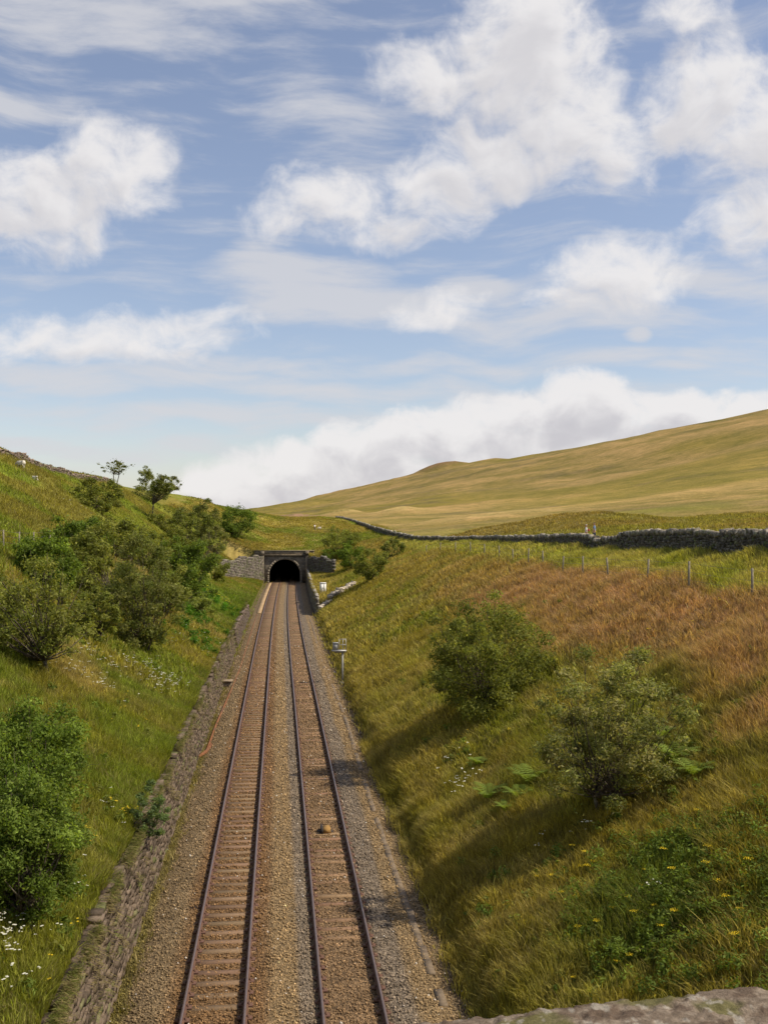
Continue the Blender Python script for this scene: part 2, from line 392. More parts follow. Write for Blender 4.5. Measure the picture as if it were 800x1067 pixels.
def leaf_mat(name, trans=.35, rough=.7, sheen=0.06):
    m = bpy.data.materials.new(name); m.use_nodes = True; T = NT(m.node_tree); bs = T.n['Principled BSDF']; out = T.n['Material Output']
    a = T.node('ShaderNodeAttribute', attribute_name='Col').outputs['Color']
    T.l.new(a, bs.inputs['Base Color']); bs.inputs['Roughness'].default_value = rough; bs.inputs['Specular IOR Level'].default_value = .18
    tr = T.node('ShaderNodeBsdfTranslucent'); T.l.new(T.mix(1.0, a, rgb((1.25, 1.2, .55)), 'MULTIPLY'), tr.inputs[0])
    mx = T.node('ShaderNodeMixShader'); mx.inputs[0].default_value = trans
    T.l.new(bs.outputs[0], mx.inputs[1]); T.l.new(tr.outputs[0], mx.inputs[2]); T.l.new(mx.outputs[0], out.inputs[0])
    return m
M_GROUND = mat_new('turf', use_col=True, nscale=1.3, namt=.38, bump=.8, bscale=4.0, rough=.95, spec=.05, detail=10, bdist=.12)
def _ground_var():
    T = NT(M_GROUND.node_tree); bs = T.n['Principled BSDF']; src = bs.inputs['Base Color'].links[0].from_socket
    tc = T.node('ShaderNodeTexCoord').outputs['Object']
    a = T.noise(T.mapping(tc, (1, .55, 1), rot=(0, 0, R(28))), .022, 14, .72); b = T.noise(tc, .14, 12, .7)
    v = T.math('MULTIPLY', T.mapr(a, .3, .7, .62, 1.38), T.mapr(b, .32, .68, .68, 1.32)); cb = T.node('ShaderNodeCombineXYZ')
    T.l.new(v, cb.inputs[0]); T.l.new(T.math('POWER', v, .75), cb.inputs[1]); T.l.new(T.math('POWER', v, 1.1), cb.inputs[2])
    T.l.new(T.mix(1.0, src, cb.outputs[0], 'MULTIPLY'), bs.inputs['Base Color'])
_ground_var()
M_LEAF = leaf_mat('leaves', .5); M_GRASS = leaf_mat('grass_blades', .48, .8)
M_PETAL = leaf_mat('petals', .3, .8)
M_BARK = mat_new('bark', (.09, .07, .05), nscale=14, namt=.4, bump=.6, second=(.15, .135, .10), sscale=6)
M_STONE = mat_new('field_stone', use_col=True, nscale=9, namt=.38, bump=.7, bscale=16, rough=.92, spec=.1)
M_RUST = mat_new('rusty_steel', (.13, .068, .042), nscale=20, namt=.3, bump=.25, second=(.10, .05, .04), sscale=5, spec=.3, rough=.7)
M_RAILTOP = mat_new('worn_rail_head', (.21, .15, .135), nscale=6, namt=.15, bump=.0, rough=.38, spec=.6, metal=.55)
M_RUSTO = mat_new('orange_rust', (.21, .09, .04), nscale=5, namt=.4, bump=.25, second=(.14, .075, .05), sscale=1.2, rough=.85)
M_SLEEP = mat_new('sleeper', use_col=True, nscale=12, namt=.3, bump=.4, rough=.85)
M_CONC = mat_new('old_concrete', (.27, .21, .15), nscale=7, namt=.3, bump=.4, second=(.17, .13, .09), sscale=2.5)
M_LID = mat_new('trough_concrete', (.19, .145, .10), nscale=7, namt=.3, bump=.4, second=(.12, .09, .065), sscale=2.5)
M_GALV = mat_new('galvanised', (.42, .42, .41), nscale=9, namt=.18, bump=0, rough=.5, metal=.3)
M_WHITE = mat_new('white_paint', (.78, .78, .76), nscale=4, namt=.08, bump=.05, rough=.5)
M_GREYP = mat_new('grey_paint', (.34, .34, .33), nscale=4, namt=.12, bump=.05, rough=.5)
M_POST = mat_new('weathered_post', (.25, .22, .165), nscale=10, namt=.35, bump=.4)
M_WIRE = mat_new('wire', (.22, .21, .2), nscale=3, namt=.1, bump=0, rough=.5, metal=.4)

# ------------------------------------------------------------------ the colours of the turf
GREEN = np.array((.115, .145, .022)); OLIVE = np.array((.155, .135, .030)); STRAW = np.array((.28, .232, .105)); RED = np.array((.255, .158, .108))
DARK = np.array((.050, .075, .014)); TAN = np.array((.245, .180, .080)); LUSH = np.array((.085, .135, .018)); MOOR = np.array((.175, .140, .050))
def mixc(a, b, t): t = np.clip(t, 0, 1)[..., None]; return a * (1 - t) + b * t
def turf(s, Y):
    s = np.asarray(s, float); Y = np.asarray(Y, float)
    n1 = fbm(s / 3.2, Y / 4.5, 31, 4); n2 = fbm(s / 1.1, Y / 1.4, 41, 3); n3 = fbm(s / 9, Y / 14, 51, 3); n4 = fbm(s / 22, Y / 30, 61, 3)
    # right bank
    c = mixc(np.broadcast_to(OLIVE, s.shape + (3,)), GREEN * .85, sstep(.46, .62, n1) * .75)
    c = mixc(c, STRAW * .85, sstep(.50, .68, n2) * .55)
    redz = sstep(12.0, 15.8, s + (n3 - .5) * 6) * (1 - sstep(20.2, 21.8, s + (n1 - .5) * 2)) * (1 - .8 * sstep(72, 118, Y + (n3 - .5) * 30)) * sstep(20, 36, Y)
    c = mixc(c, RED, redz * (.55 + .5 * n2))
    lowst = (1 - sstep(6.5, 10.5, s + (n3 - .5) * 4)); c = mixc(c, mixc(OLIVE * 1.05 + 0 * c, STRAW * .9, n2), lowst * .55)
    dk = sstep(.52, .64, fbm(s / 4, Y / 5, 77, 3)) * (1 - sstep(26, 44, Y)) * sstep(6, 8.5, s); c = mixc(c, DARK * 1.15, dk * .8)
    fm = sstep(20.8, 22, s + (n1 - .5) * 1.5); c = mixc(c, mixc(GREEN * 1.2 + 0 * c, STRAW * .9, n2 * .95), fm * .9)
    # left bank
    cl = mixc(np.broadcast_to(GREEN, s.shape + (3,)), OLIVE * 1.1, sstep(.42, .62, n1) * .7)
    cl = mixc(cl, STRAW * .9, sstep(.50, .66, n3 * .6 + n2 * .4) * .75 * (1 - .6 * sstep(16, 22, -s)))
    cl = mixc(cl, LUSH, (1 - sstep(9, 13, -s)) * sstep(100, 125, Y) * (1 - sstep(175, 200, Y)) * .8)
    cl = mixc(cl, GREEN * 1.05, (1 - sstep(5.5, 10, -s)) * (1 - sstep(60, 80, Y)) * .5)
    ch = mixc(GREEN * 1.15 + 0 * cl, np.array((.150, .142, .034)), sstep(.40, .6, n3)); cl = mixc(cl, ch, sstep(18, 24, -s))
    c = np.where((s < 0)[..., None], cl * 1.08, c * np.array((1.18, 1.2, 1.15)))
    # over the tunnel
    ct = mixc(GREEN * 1.0 + 0 * c, OLIVE * 1.1, sstep(.4, .65, n3)); ct = mixc(ct, STRAW * .8, sstep(.55, .7, n2) * .5)
    c = mixc(c, ct, sstep(YP - 4, YP + 6, Y) * (1 - sstep(24, 30, np.abs(s))))
    # the moor beyond the wall and the fell
    r = np.hypot(s, Y)
    st = fbm((s * .92 - Y * .1) / 60, (Y * .55 + s * .5) / 26, 91, 4, .6); big = fbm(s / 160, Y / 230, 95, 3)
    m = mixc(TAN + 0 * c, MOOR, sstep(.40, .60, st)); m = mixc(m, OLIVE * .95, sstep(.48, .66, big) * .75)
    m = mixc(m, np.array((.13, .105, .06)), sstep(.63, .72, st) * .6)
    g = mixc(GREEN * .8 + OLIVE * .25 + 0 * c, MOOR, sstep(.3, .6, n4)); g = mixc(g, MOOR * 1.0 + 0 * g, .45 + 0 * s); m = mixc(g, m, sstep(150, 330, r + (n4 - .5) * 160))
    out = np.clip(sstep(25.6, 27.5, s) + sstep(335, 380, Y), 0, 1)
    c = mixc(c, m * (1 - .20 * sstep(250, 600, r)[..., None]), out)
    knob = np.exp(-(((s - 235) / 34) ** 2 + ((Y - 1540) / 45) ** 2)); c = mixc(c, np.array((.13, .085, .05)), knob * 1.4)
    sp = np.exp(-(((s - 6) / 10) ** 2 + ((Y - 510) / 22) ** 2)); c = mixc(c, np.array((.16, .11, .075)), sp * 1.6 * sstep(.35, .55, n2))
    for (a, b, ra, rb) in ((58, 300, 24, 20), (52, 470, 13, 14), (30, 540, 10, 12)):
        k = np.exp(-((((s - a) / ra) ** 2 + ((Y - b) / rb) ** 2) ** 2)); c = mixc(c, STRAW * 1.0, k * .55 * sstep(.3, .6, n2))
    return np.clip(c * np.array((1.60, 1.52, 1.25)), .01, .6)

# ------------------------------------------------------------------ ground: one sheet to the horizon
def ground():
    def geo(a, b, n): return a * (b / a) ** (np.arange(1, n + 1) / n)
    sp = np.concatenate([[4.93, 4.97, 5.06, 5.2], np.arange(5.45, 30, .36), np.arange(30, 60, 1.2), geo(60, 5000, 80)])
    sn = -np.concatenate([[4.60, 4.64, 4.8, 4.98, 5.02, 5.15], np.arange(5.3, 30, .40), np.arange(30, 60, 1.2), geo(60, 5000, 50)])
    S = np.sort(np.concatenate([sp, sn, np.linspace(-4.4, 4.8, 12)]))
    Yv = np.concatenate([-geo(50, 3000, 14)[::-1], np.arange(-50, 8, 3), np.arange(8, 110, .45), np.arange(110, YP, .9), [YP - .02, YP + .45],
                         np.arange(YP + 1.5, 340, 1.3), geo(340, 7000, 130)])
    Yv = np.sort(Yv); ns, ny = len(S), len(Yv)
    SS, YY = np.meshgrid(S, Yv)
    Z = HS(SS, YY); Z = np.where((SS > toel(YY)) & (SS < TOER) & (YY < YP + .05), -.12, Z)
    X = SS + cx(YY)
    V = np.stack([X, YY, Z], -1).reshape(-1, 3)
    i = np.arange(ny - 1)[:, None] * ns + np.arange(ns - 1)[None, :]
    F = np.stack([i, i + 1, i + ns + 1, i + ns], -1).reshape(-1, 4)
    jy = np.repeat(np.arange(ny - 1), ns - 1); js = np.tile(np.arange(ns - 1), ny - 1)
    k = int(np.where(np.isclose(Yv, YP - .02))[0][0])
    bad = (jy == k) & (S[js] > -4.5) & (S[js + 1] < 4.85)          # the mouth of the tunnel stays open
    thatch_shade = .70 + .30 * sstep(220, 380, np.hypot(SS, YY)); thatch_shade = np.where(SS > 27, np.maximum(thatch_shade, .85), thatch_shade)   # near ground colour darkened for soil and for the shade among grass blades
    o = mk('ground', V, [F[~bad]], M_GROUND, None, (turf(SS, YY) * thatch_shade[..., None]).reshape(-1, 3), True)
    tag(o, kind='structure')
ground()

# ------------------------------------------------------------------ track bed of ballast
def bedz(s):
    s = np.asarray(s, float); z = np.zeros_like(s)
    d = np.minimum(np.abs(s + 1.70), np.abs(s - 1.70))
    z = z + .055 * sstep(.80, 1.02, d) - .10 * sstep(3.4, 4.2, np.abs(s))
    return z
def mat_ballast():
    m = bpy.data.materials.new('ballast'); m.use_nodes = True; T = NT(m.node_tree); bs = T.n['Principled BSDF']
    tc = T.node('ShaderNodeTexCoord').outputs['Object']; a = T.node('ShaderNodeAttribute', attribute_name='Col').outputs['Color']
    vo = T.node('ShaderNodeTexVoronoi'); vo.inputs['Scale'].default_value = 17; T.l.new(tc, vo.inputs[0])
    sep = T.node('ShaderNodeSeparateColor'); T.l.new(vo.outputs['Color'], sep.inputs[0])
    g = T.mapr(sep.outputs[0], 0, 1, .5, 1.5); g = T.math('MULTIPLY', g, T.mapr(vo.outputs['Distance'], 0, .7, 1.15, .45))
    g = T.math('MULTIPLY', g, T.mapr(T.noise(tc, 1.2, 5, .6), .3, .7, .78, 1.25))
    cb = T.node('ShaderNodeCombineXYZ'); [T.l.new(g, cb.inputs[i]) for i in range(3)]
    c = T.mix(1.0, a, cb.outputs[0], 'MULTIPLY')
    T.l.new(c, bs.inputs['Base Color']); bs.inputs['Roughness'].default_value = .9; bs.inputs['Specular IOR Level'].default_value = .15
    b = T.node('ShaderNodeBump'); b.inputs['Strength'].default_value = .8; b.inputs['Distance'].default_value = .04
    T.l.new(T.math('SUBTRACT', 1, vo.outputs['Distance']), b.inputs['Height']); T.l.new(b.outputs[0], bs.inputs['Normal'])
    return m
M_BAL = mat_ballast()
BR, BT, BG, BB = np.array((.22, .125, .056)), np.array((.32, .22, .112)), np.array((.25, .18, .10)), np.array((.235, .19, .145))
def bedcol(s, Y):
    n = fbm(s / .8, Y / 6, 101, 3); w = (n - .5) * .7
    c = np.broadcast_to(BG, np.shape(s) + (3,)).copy()
    c = mixc(c, BR, (1 - sstep(.95, 1.5, np.abs(s + 1.70 + w * .4))) * .85)
    c = mixc(c, BT, (1 - sstep(.25, .55, np.abs(s - .02 + w * .3))) * .85)
    c = mixc(c, BR * 1.05, (1 - sstep(.1, .4, np.abs(s + .65 + w * .3))) * .5)
    c = mixc(c, BR * 1.0 + .02, (1 - sstep(.65, .85, np.abs(s - 1.70))) * .62)
    c = mixc(c, BB, (1 - sstep(.12, .30, np.abs(s - .60 - w * .2))) * .75)
    c = mixc(c, BB, (1 - sstep(.25, .5, np.abs(s - 2.95 - w * .3))) * .8)
    c = mixc(c, BT * .95, (1 - sstep(.3, .6, np.abs(s - 3.8 - w * .4))) * .6)
    c = mixc(c, BG * .85, sstep(2.9, 3.4, -s) * .8)
    c = mixc(c, OLIVE * 1.0, sstep(3.9, 4.25, -s + w * .8) * .75)
    far = sstep(50, 170, Y); c = mixc(c, c * .96 + .03 * np.array((1, .75, .5)), far)
    c = mixc(c, np.array((.11, .085, .06)), sstep(4.2, 4.6, s + w * .4) * .8)
    return c
def bed():
    S = np.linspace(-4.56, 4.93, 90); Yv = np.concatenate([np.arange(-30, 16, 2), np.arange(16, 90, .25), np.arange(90, 236, .8), np.arange(236, 300, 4)])
    SS, YY = np.meshgrid(S, Yv); Z = bedz(SS) + (fbm(SS / .35, YY / .35, 5, 3) - .5) * .05
    V = np.stack([SS + cx(YY), YY, Z], -1).reshape(-1, 3); ns = len(S)
    i = np.arange(len(Yv) - 1)[:, None] * ns + np.arange(ns - 1)[None, :]
    F = np.stack([i, i + 1, i + ns + 1, i + ns], -1).reshape(-1, 4)
    tag(mk('ballast_bed', V, [F], M_BAL, None, bedcol(SS, YY).reshape(-1, 3), True), kind='structure')
    # loose stones lying on the bed
    n = 62000; Y = 22 + 125 * rng.random(n) ** 1.9; Y = Y[rng.random(n) > sstep(55, 145, Y)]; n = len(Y); s = rng.uniform(-4.4, 4.85, n)
    rz = rng.uniform(.018, .036, n) * (1 + np.minimum(Y - 22, 60) / 80)
    O = np.array([(1, 0, 0), (-1, 0, 0), (0, 1, 0), (0, -1, 0), (0, 0, 1), (0, 0, -1)], float)
    J = O[None] * rz[:, None, None] * rng.uniform(.65, 1.35, (n, 6, 1)) + rng.normal(0, .18, (n, 6, 3)) * rz[:, None, None]
    keep = ~((np.abs(np.minimum(np.abs(s + 1.7), np.abs(s - 1.7)) - .7525) < .10))
    P = np.stack([s + cx(Y), Y, bedz(s) + rz * .3 + .005], -1)
    V = (P[:, None] + J)[keep]; n = len(V)
    T8 = np.array([(0, 2, 4), (2, 1, 4), (1, 3, 4), (3, 0, 4), (2, 0, 5), (1, 2, 5), (3, 1, 5), (0, 3, 5)])
    F = (np.arange(n)[:, None, None] * 6 + T8[None]).reshape(-1, 3)
    cc = bedcol(s, Y)[keep] * (rng.lognormal(0, .33, (n, 1))); pale = rng.random(n) < .012; cc[pale] = (.6, .55, .48)
    tag(mk('ballast_stones', V.reshape(-1, 3), [F], M_STONE, None, np.repeat(np.clip(cc, .02, .7), 6, 0)), 'loose rust brown and grey ballast stones spread between the rails', 'ballast', kind='stuff')
bed()

# ------------------------------------------------------------------ two railway tracks
def track(sc_, label, zs, colr, hide):
    root = empty('railway_track', (sc_, 0, 0)); tag(root, label, 'railway track', 'the two parallel railway tracks')
    Ys = np.concatenate([np.arange(-28, 90, 2.0), np.arange(90, 296, 4.0)])
    prof = [(-.07, 0), (-.07, .012), (-.010, .03), (-.010, .105), (-.036, .115), (-.036, .150), (.036, .150), (.036, .115), (.010, .105), (.010, .03), (.07, .012), (.07, 0)]
    z0 = zs + .045; rails = []
    for sg in (-1, 1):
        V = [];
        for Y in Ys:
            for (a, b) in prof: V.append((sg * .7525 + a + float(cx(Y)), Y, z0 + b))
        n = len(prof); F = []; mi = []
        for i in range(len(Ys) - 1):
            for k in range(n):
                F.append((i * n + k, (i + 1) * n + k, (i + 1) * n + (k + 1) % n, i * n + (k + 1) % n)); mi.append(1 if k == 5 else 0)
        mk('rail', V, [F], parent=root, mats=[M_RUST, M_RAILTOP], midx=mi)
    step = .715; k = 0; far = MB(); Y = 18.0
    chair = MB()
    chair.box((0, 0, .022), (.36, .17, .044), col=(.2, .09, .05)); chair.box((-.085, 0, .06), (.06, .12, .07), taper=.6, col=(.2, .09, .05)); chair.box((.085, 0, .06), (.06, .12, .07), taper=.6, col=(.2, .09, .05))
    ch0 = None
    while Y < 290:
        c = np.array(colr) * rng.uniform(.8, 1.2) * np.array((1, rng.uniform(.92, 1.06), 1))
        dz = zs + rng.normal(0, .006) - (.05 if (hide and rng.random() < hide) or (25.2 < Y < 27.0 and sc_ < 0) else 0)
        x = float(cx(Y)); rot = -math.atan(float(cx(Y + 1) - cx(Y)))
        if 18 <= Y and k < 100:
            m = MB(); m.box((0, 0, -.06), (2.6, .25, .12), jit=.004, col=c); sl = m.build('sleeper', M_SLEEP, root, col=True); sl.location = (x, Y, dz); sl.rotation_euler = (0, 0, rot)
            for sg in (-1, 1):
                if ch0 is None: o = chair.build('rail_chair', M_RUST, sl); ch0 = o
                else: o = ch0.copy(); C.objects.link(o); o.parent = sl
                o.location = (sg * .7525, 0, zs - dz)
            k += 1
        else: far.box((x, Y, dz - .06), (2.6, .25, .12), rot=rot, col=c)
        Y += step
    f = far.build('sleepers', M_SLEEP, root, col=True); f['kind'] = 'stuff'
track(-1.70, 'left railway track with rusty orange sleepers showing between its rails', .035, (.205, .135, .08), 0)
track(1.70, 'right railway track with sleepers half buried in brown ballast', .018, (.25, .155, .088), .45)

# ------------------------------------------------------------------ walls of stone blocks
def blocks(name, path, zb, zt, thick, ch, ln, colf, mat=M_STONE, batter=0.0, cope=None, jit=.02, top_noise=.15, parent=None, core=True, seedy=0):
    """path: callable t(metres)->(x,y); zb, zt: callables of t. Courses of stones through the thickness, upright cope stones on top."""
    m = MB(); L = path.length; t = 0.0; r = rng; ncol = int(L / ln)
    for j in range(ncol):
        t0 = j * ln; x0, y0 = path(t0 + ln / 2); x1, y1 = path(t0 + ln / 2 + .1); ang = math.atan2(y1 - y0, x1 - x0)
        b, tp = zb(t0), zt(t0) + (vnoise(t0 * .5, 0, 5 + seedy) - .5) * 2 * top_noise
        nx, ny = -math.sin(ang), math.cos(ang)
        nr = max(1, int(round((tp - b) / ch)))
        for q in range(nr):
            z = b + (q + .5) * ch; f = q / max(1, nr - 1)
            w = ln * r.uniform(.82, 1.12); th = thick * (1.0 - .25 * f) + r.normal(0, .03)
            off = batter * (z - b) + r.normal(0, .012); sh = (.5 * ln if q % 2 else 0) + r.normal(0, .04)
            m.box((x0 + nx * off + math.cos(ang) * sh, y0 + ny * off + math.sin(ang) * sh, z), (w, th, ch * r.uniform(.82, 1.02)), rot=ang, jit=jit, col=colf(t0, f))
        if cope and r.random() < .96:
            hh = cope * r.uniform(.7, 1.3); off = batter * (tp - b)
            for q in range(2):
                m.box((x0 + nx * off + math.cos(ang) * (q - .5) * ln / 2, y0 + ny * off + math.sin(ang) * (q - .5) * ln / 2, b + nr * ch + hh / 2 - .02), (ln * .42, thick * .85 + r.normal(0, .04), hh), rot=ang + r.normal(0, .08), jit=jit * 1.3, tilt=(r.normal(0, .1), r.normal(0, .15)), col=colf(t0, 1.3))
    return m.build(name, mat, parent, col=True)
class Path:
    def __init__(s, pts):
        s.p = np.array(pts, float); d = np.hypot(*np.diff(s.p, axis=0).T); s.c = np.concatenate([[0], np.cumsum(d)]); s.length = s.c[-1]
    def __call__(s, t): return float(np.interp(t, s.c, s.p[:, 0])), float(np.interp(t, s.c, s.p[:, 1])) if t <= s.length else float(s.p[-1, 1] + (t - s.length) * (s.p[-1, 1] - s.p[-2, 1]) / (s.c[-1] - s.c[-2]))
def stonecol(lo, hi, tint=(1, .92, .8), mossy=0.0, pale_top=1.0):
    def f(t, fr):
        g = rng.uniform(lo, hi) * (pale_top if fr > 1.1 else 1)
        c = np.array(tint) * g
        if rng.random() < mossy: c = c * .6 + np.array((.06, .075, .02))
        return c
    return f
def retaining():
    # left: low retaining wall at the foot of the bank
    ys = np.arange(14, 152, 1.0)
    p = Path([(-4.52 + float(cx(y)), y) for y in ys])
    def top(t):
        y = 14 + t; h = float(Hraw(-4.95, y)) + .04 + .12 * vnoise(y * .7, 3, 4) - .55 * sstep(132, 150, y)
        return h + (.12 * math.sin(y * .5) if y < 108 else 0) 
    near = Path([(-4.52 + float(cx(y)), y) for y in np.arange(14, 107.5, 1.0)])
    o = blocks('retaining_wall', near, lambda t: -.1, top, .55, .145, .40, stonecol(.07, .19, (1, .76, .56), .08, 1.6), batter=.16, cope=None, jit=.018, top_noise=.0)
    tag(o, 'long crumbling stone retaining wall at the foot of the left bank', 'retaining wall')
    farp = Path([(-4.45 + float(cx(y)), y) for y in np.arange(109, 151, 1.0)])
    o = blocks('retaining_wall', farp, lambda t: -.1, lambda t: top(t + 95) - .0, .55, .24, .42, stonecol(.10, .15, (1, .76, .64), .08, 1.5), batter=.12, cope=.06, jit=.008, top_noise=.0)
    tag(o, 'smooth purplish brown length of retaining wall on the left, nearer the tunnel', 'retaining wall')
    # right: wall that holds the ledge beside the tunnel approach
    rp = Path([(5.0 + float(cx(y)), y) for y in np.arange(147.5, 236, 1.0)])
    o = blocks('retaining_wall', rp, lambda t: -.1, lambda t: 2.45 + .25 * sstep(5, 60, t), .5, .26, .5, stonecol(.15, .30, (1, .9, .76), .15, 1.5), cope=.12)
    tag(o, 'low stone retaining wall on the right leading up to the tunnel', 'retaining wall')
    # rubble wall running up the bank
    a = Path([(5.6, 147.2), (7.0, 149.5), (9.2, 153.8), (11.2, 158)])
    o = blocks('rubble_wall', a, lambda t: float(H(a(t)[0], a(t)[1])) - .15, lambda t: float(H(a(t)[0], a(t)[1])) + .65, .7, .24, .42, stonecol(.22, .5, (1, .88, .74), .05, 1.3), cope=.2, jit=.05, top_noise=.25)
    tag(o, 'tumbled pale stone wall slanting up the bank below the white cabinet', 'wall')
retaining()
def wing(w, label, ztop0, ztop1, col, zb):
    (ax, ay), (bx, by) = w; p = Path([(ax + float(cx(ay)), ay + .3), (bx + float(cx(by)), by)])
    o = blocks('wing_wall', p, lambda t: zb, lambda t: ztop0 + (ztop1 - ztop0) * t / p.length, .9, .33, .55, col, cope=.18, jit=.04, top_noise=.35)
    tag(o, label, 'wing wall', 'wing walls of the tunnel mouth')
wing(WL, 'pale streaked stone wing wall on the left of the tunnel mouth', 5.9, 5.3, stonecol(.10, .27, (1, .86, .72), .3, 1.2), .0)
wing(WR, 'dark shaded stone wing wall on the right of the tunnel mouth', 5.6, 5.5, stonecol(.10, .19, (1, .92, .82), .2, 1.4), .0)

def drystone():
    xs = [w[0] for w in WALL]; ys = [w[1] for w in WALL]
    a = Path([q for q in zip(xs, ys) if q[1] <= 164]); b = Path([q for q in zip(xs, ys) if q[1] >= 163])
    root = empty('drystone_wall', (0, 0, 0)); tag(root, 'long drystone wall with cope stones coloured sunlit pale crossing the right moor beyond the wire fence', 'drystone wall')
    def zt(path, drop): return lambda t: float(np.interp(path(t)[1], ys, _W[:, 2])) - drop
    zb = lambda path: (lambda t: float(H(*path(t))) - .25)
    blocks('near_length', a, zb(a), zt(a, .24), .62, .16, .28, stonecol(.07, .19, (1, .89, .72), .15, 2.2), cope=.24, jit=.035, parent=root, top_noise=.06)  # cope colour raised well above the courses to paint sunlight on the top
    blocks('far_length', b, zb(b), zt(b, .24), .6, .28, .7, stonecol(.08, .18, (1, .89, .72), .15, 2.2), cope=.24, jit=.05, parent=root, top_noise=.08)
    # wall along the crest of the left hill
    pts = [hit(u, v) for u, v in ((2, 474), (20, 480), (45, 489), (70, 496), (95, 501), (118, 506.5))]
    pts = [(-39.5, 100.0), (-41, 130.0)] + [(q.x - .5, q.y) for q in pts if q is not None]
    c = Path(pts)
    o = blocks('hilltop_wall', c, lambda t: float(H(*c(t))) - .3, lambda t: float(H(*c(t))) + .6, .6, .25, .45, stonecol(.11, .24, (1, .78, .62), .2, 1.4), cope=.2, jit=.06, top_noise=.3)
    tag(o, 'reddish tumbledown drystone wall along the crest of the left hill', 'drystone wall')
drystone()

# ------------------------------------------------------------------ tunnel portal
def mat_masonry(name, c1, c2, mortar, sc):
    m = bpy.data.materials.new(name); m.use_nodes = True; T = NT(m.node_tree); bs = T.n['Principled BSDF']
    tc = T.node('ShaderNodeTexCoord').outputs['Object']; mp = T.mapping(tc, (1, 1, 1), rot=(R(90), 0, 0))
    br = T.node('ShaderNodeTexBrick'); T.l.new(mp, br.inputs[0]); br.inputs['Scale'].default_value = sc
    br.inputs['Color1'].default_value = rgb(c1); br.inputs['Color2'].default_value = rgb(c2); br.inputs['Mortar'].default_value = rgb(mortar)
    br.inputs['Mortar Size'].default_value = .03; br.inputs['Brick Width'].default_value = .62; br.inputs['Row Height'].default_value = .3
    g = T.mapr(T.noise(tc, 1.1, 7, .65), .3, .7, .55, 1.35); cb = T.node('ShaderNodeCombineXYZ'); [T.l.new(g, cb.inputs[i]) for i in range(3)]
    T.l.new(T.mix(1.0, br.outputs[0], cb.outputs[0], 'MULTIPLY'), bs.inputs['Base Color']); bs.inputs['Roughness'].default_value = .92
    b = T.node('ShaderNodeBump'); b.inputs['Strength'].default_value = .7; b.inputs['Distance'].default_value = .05
    T.l.new(T.math('ADD', br.outputs[1], T.noise(tc, 6, 4), ), b.inputs['Height']); b.invert = True; T.l.new(b.outputs[0], bs.inputs['Normal'])
    return m
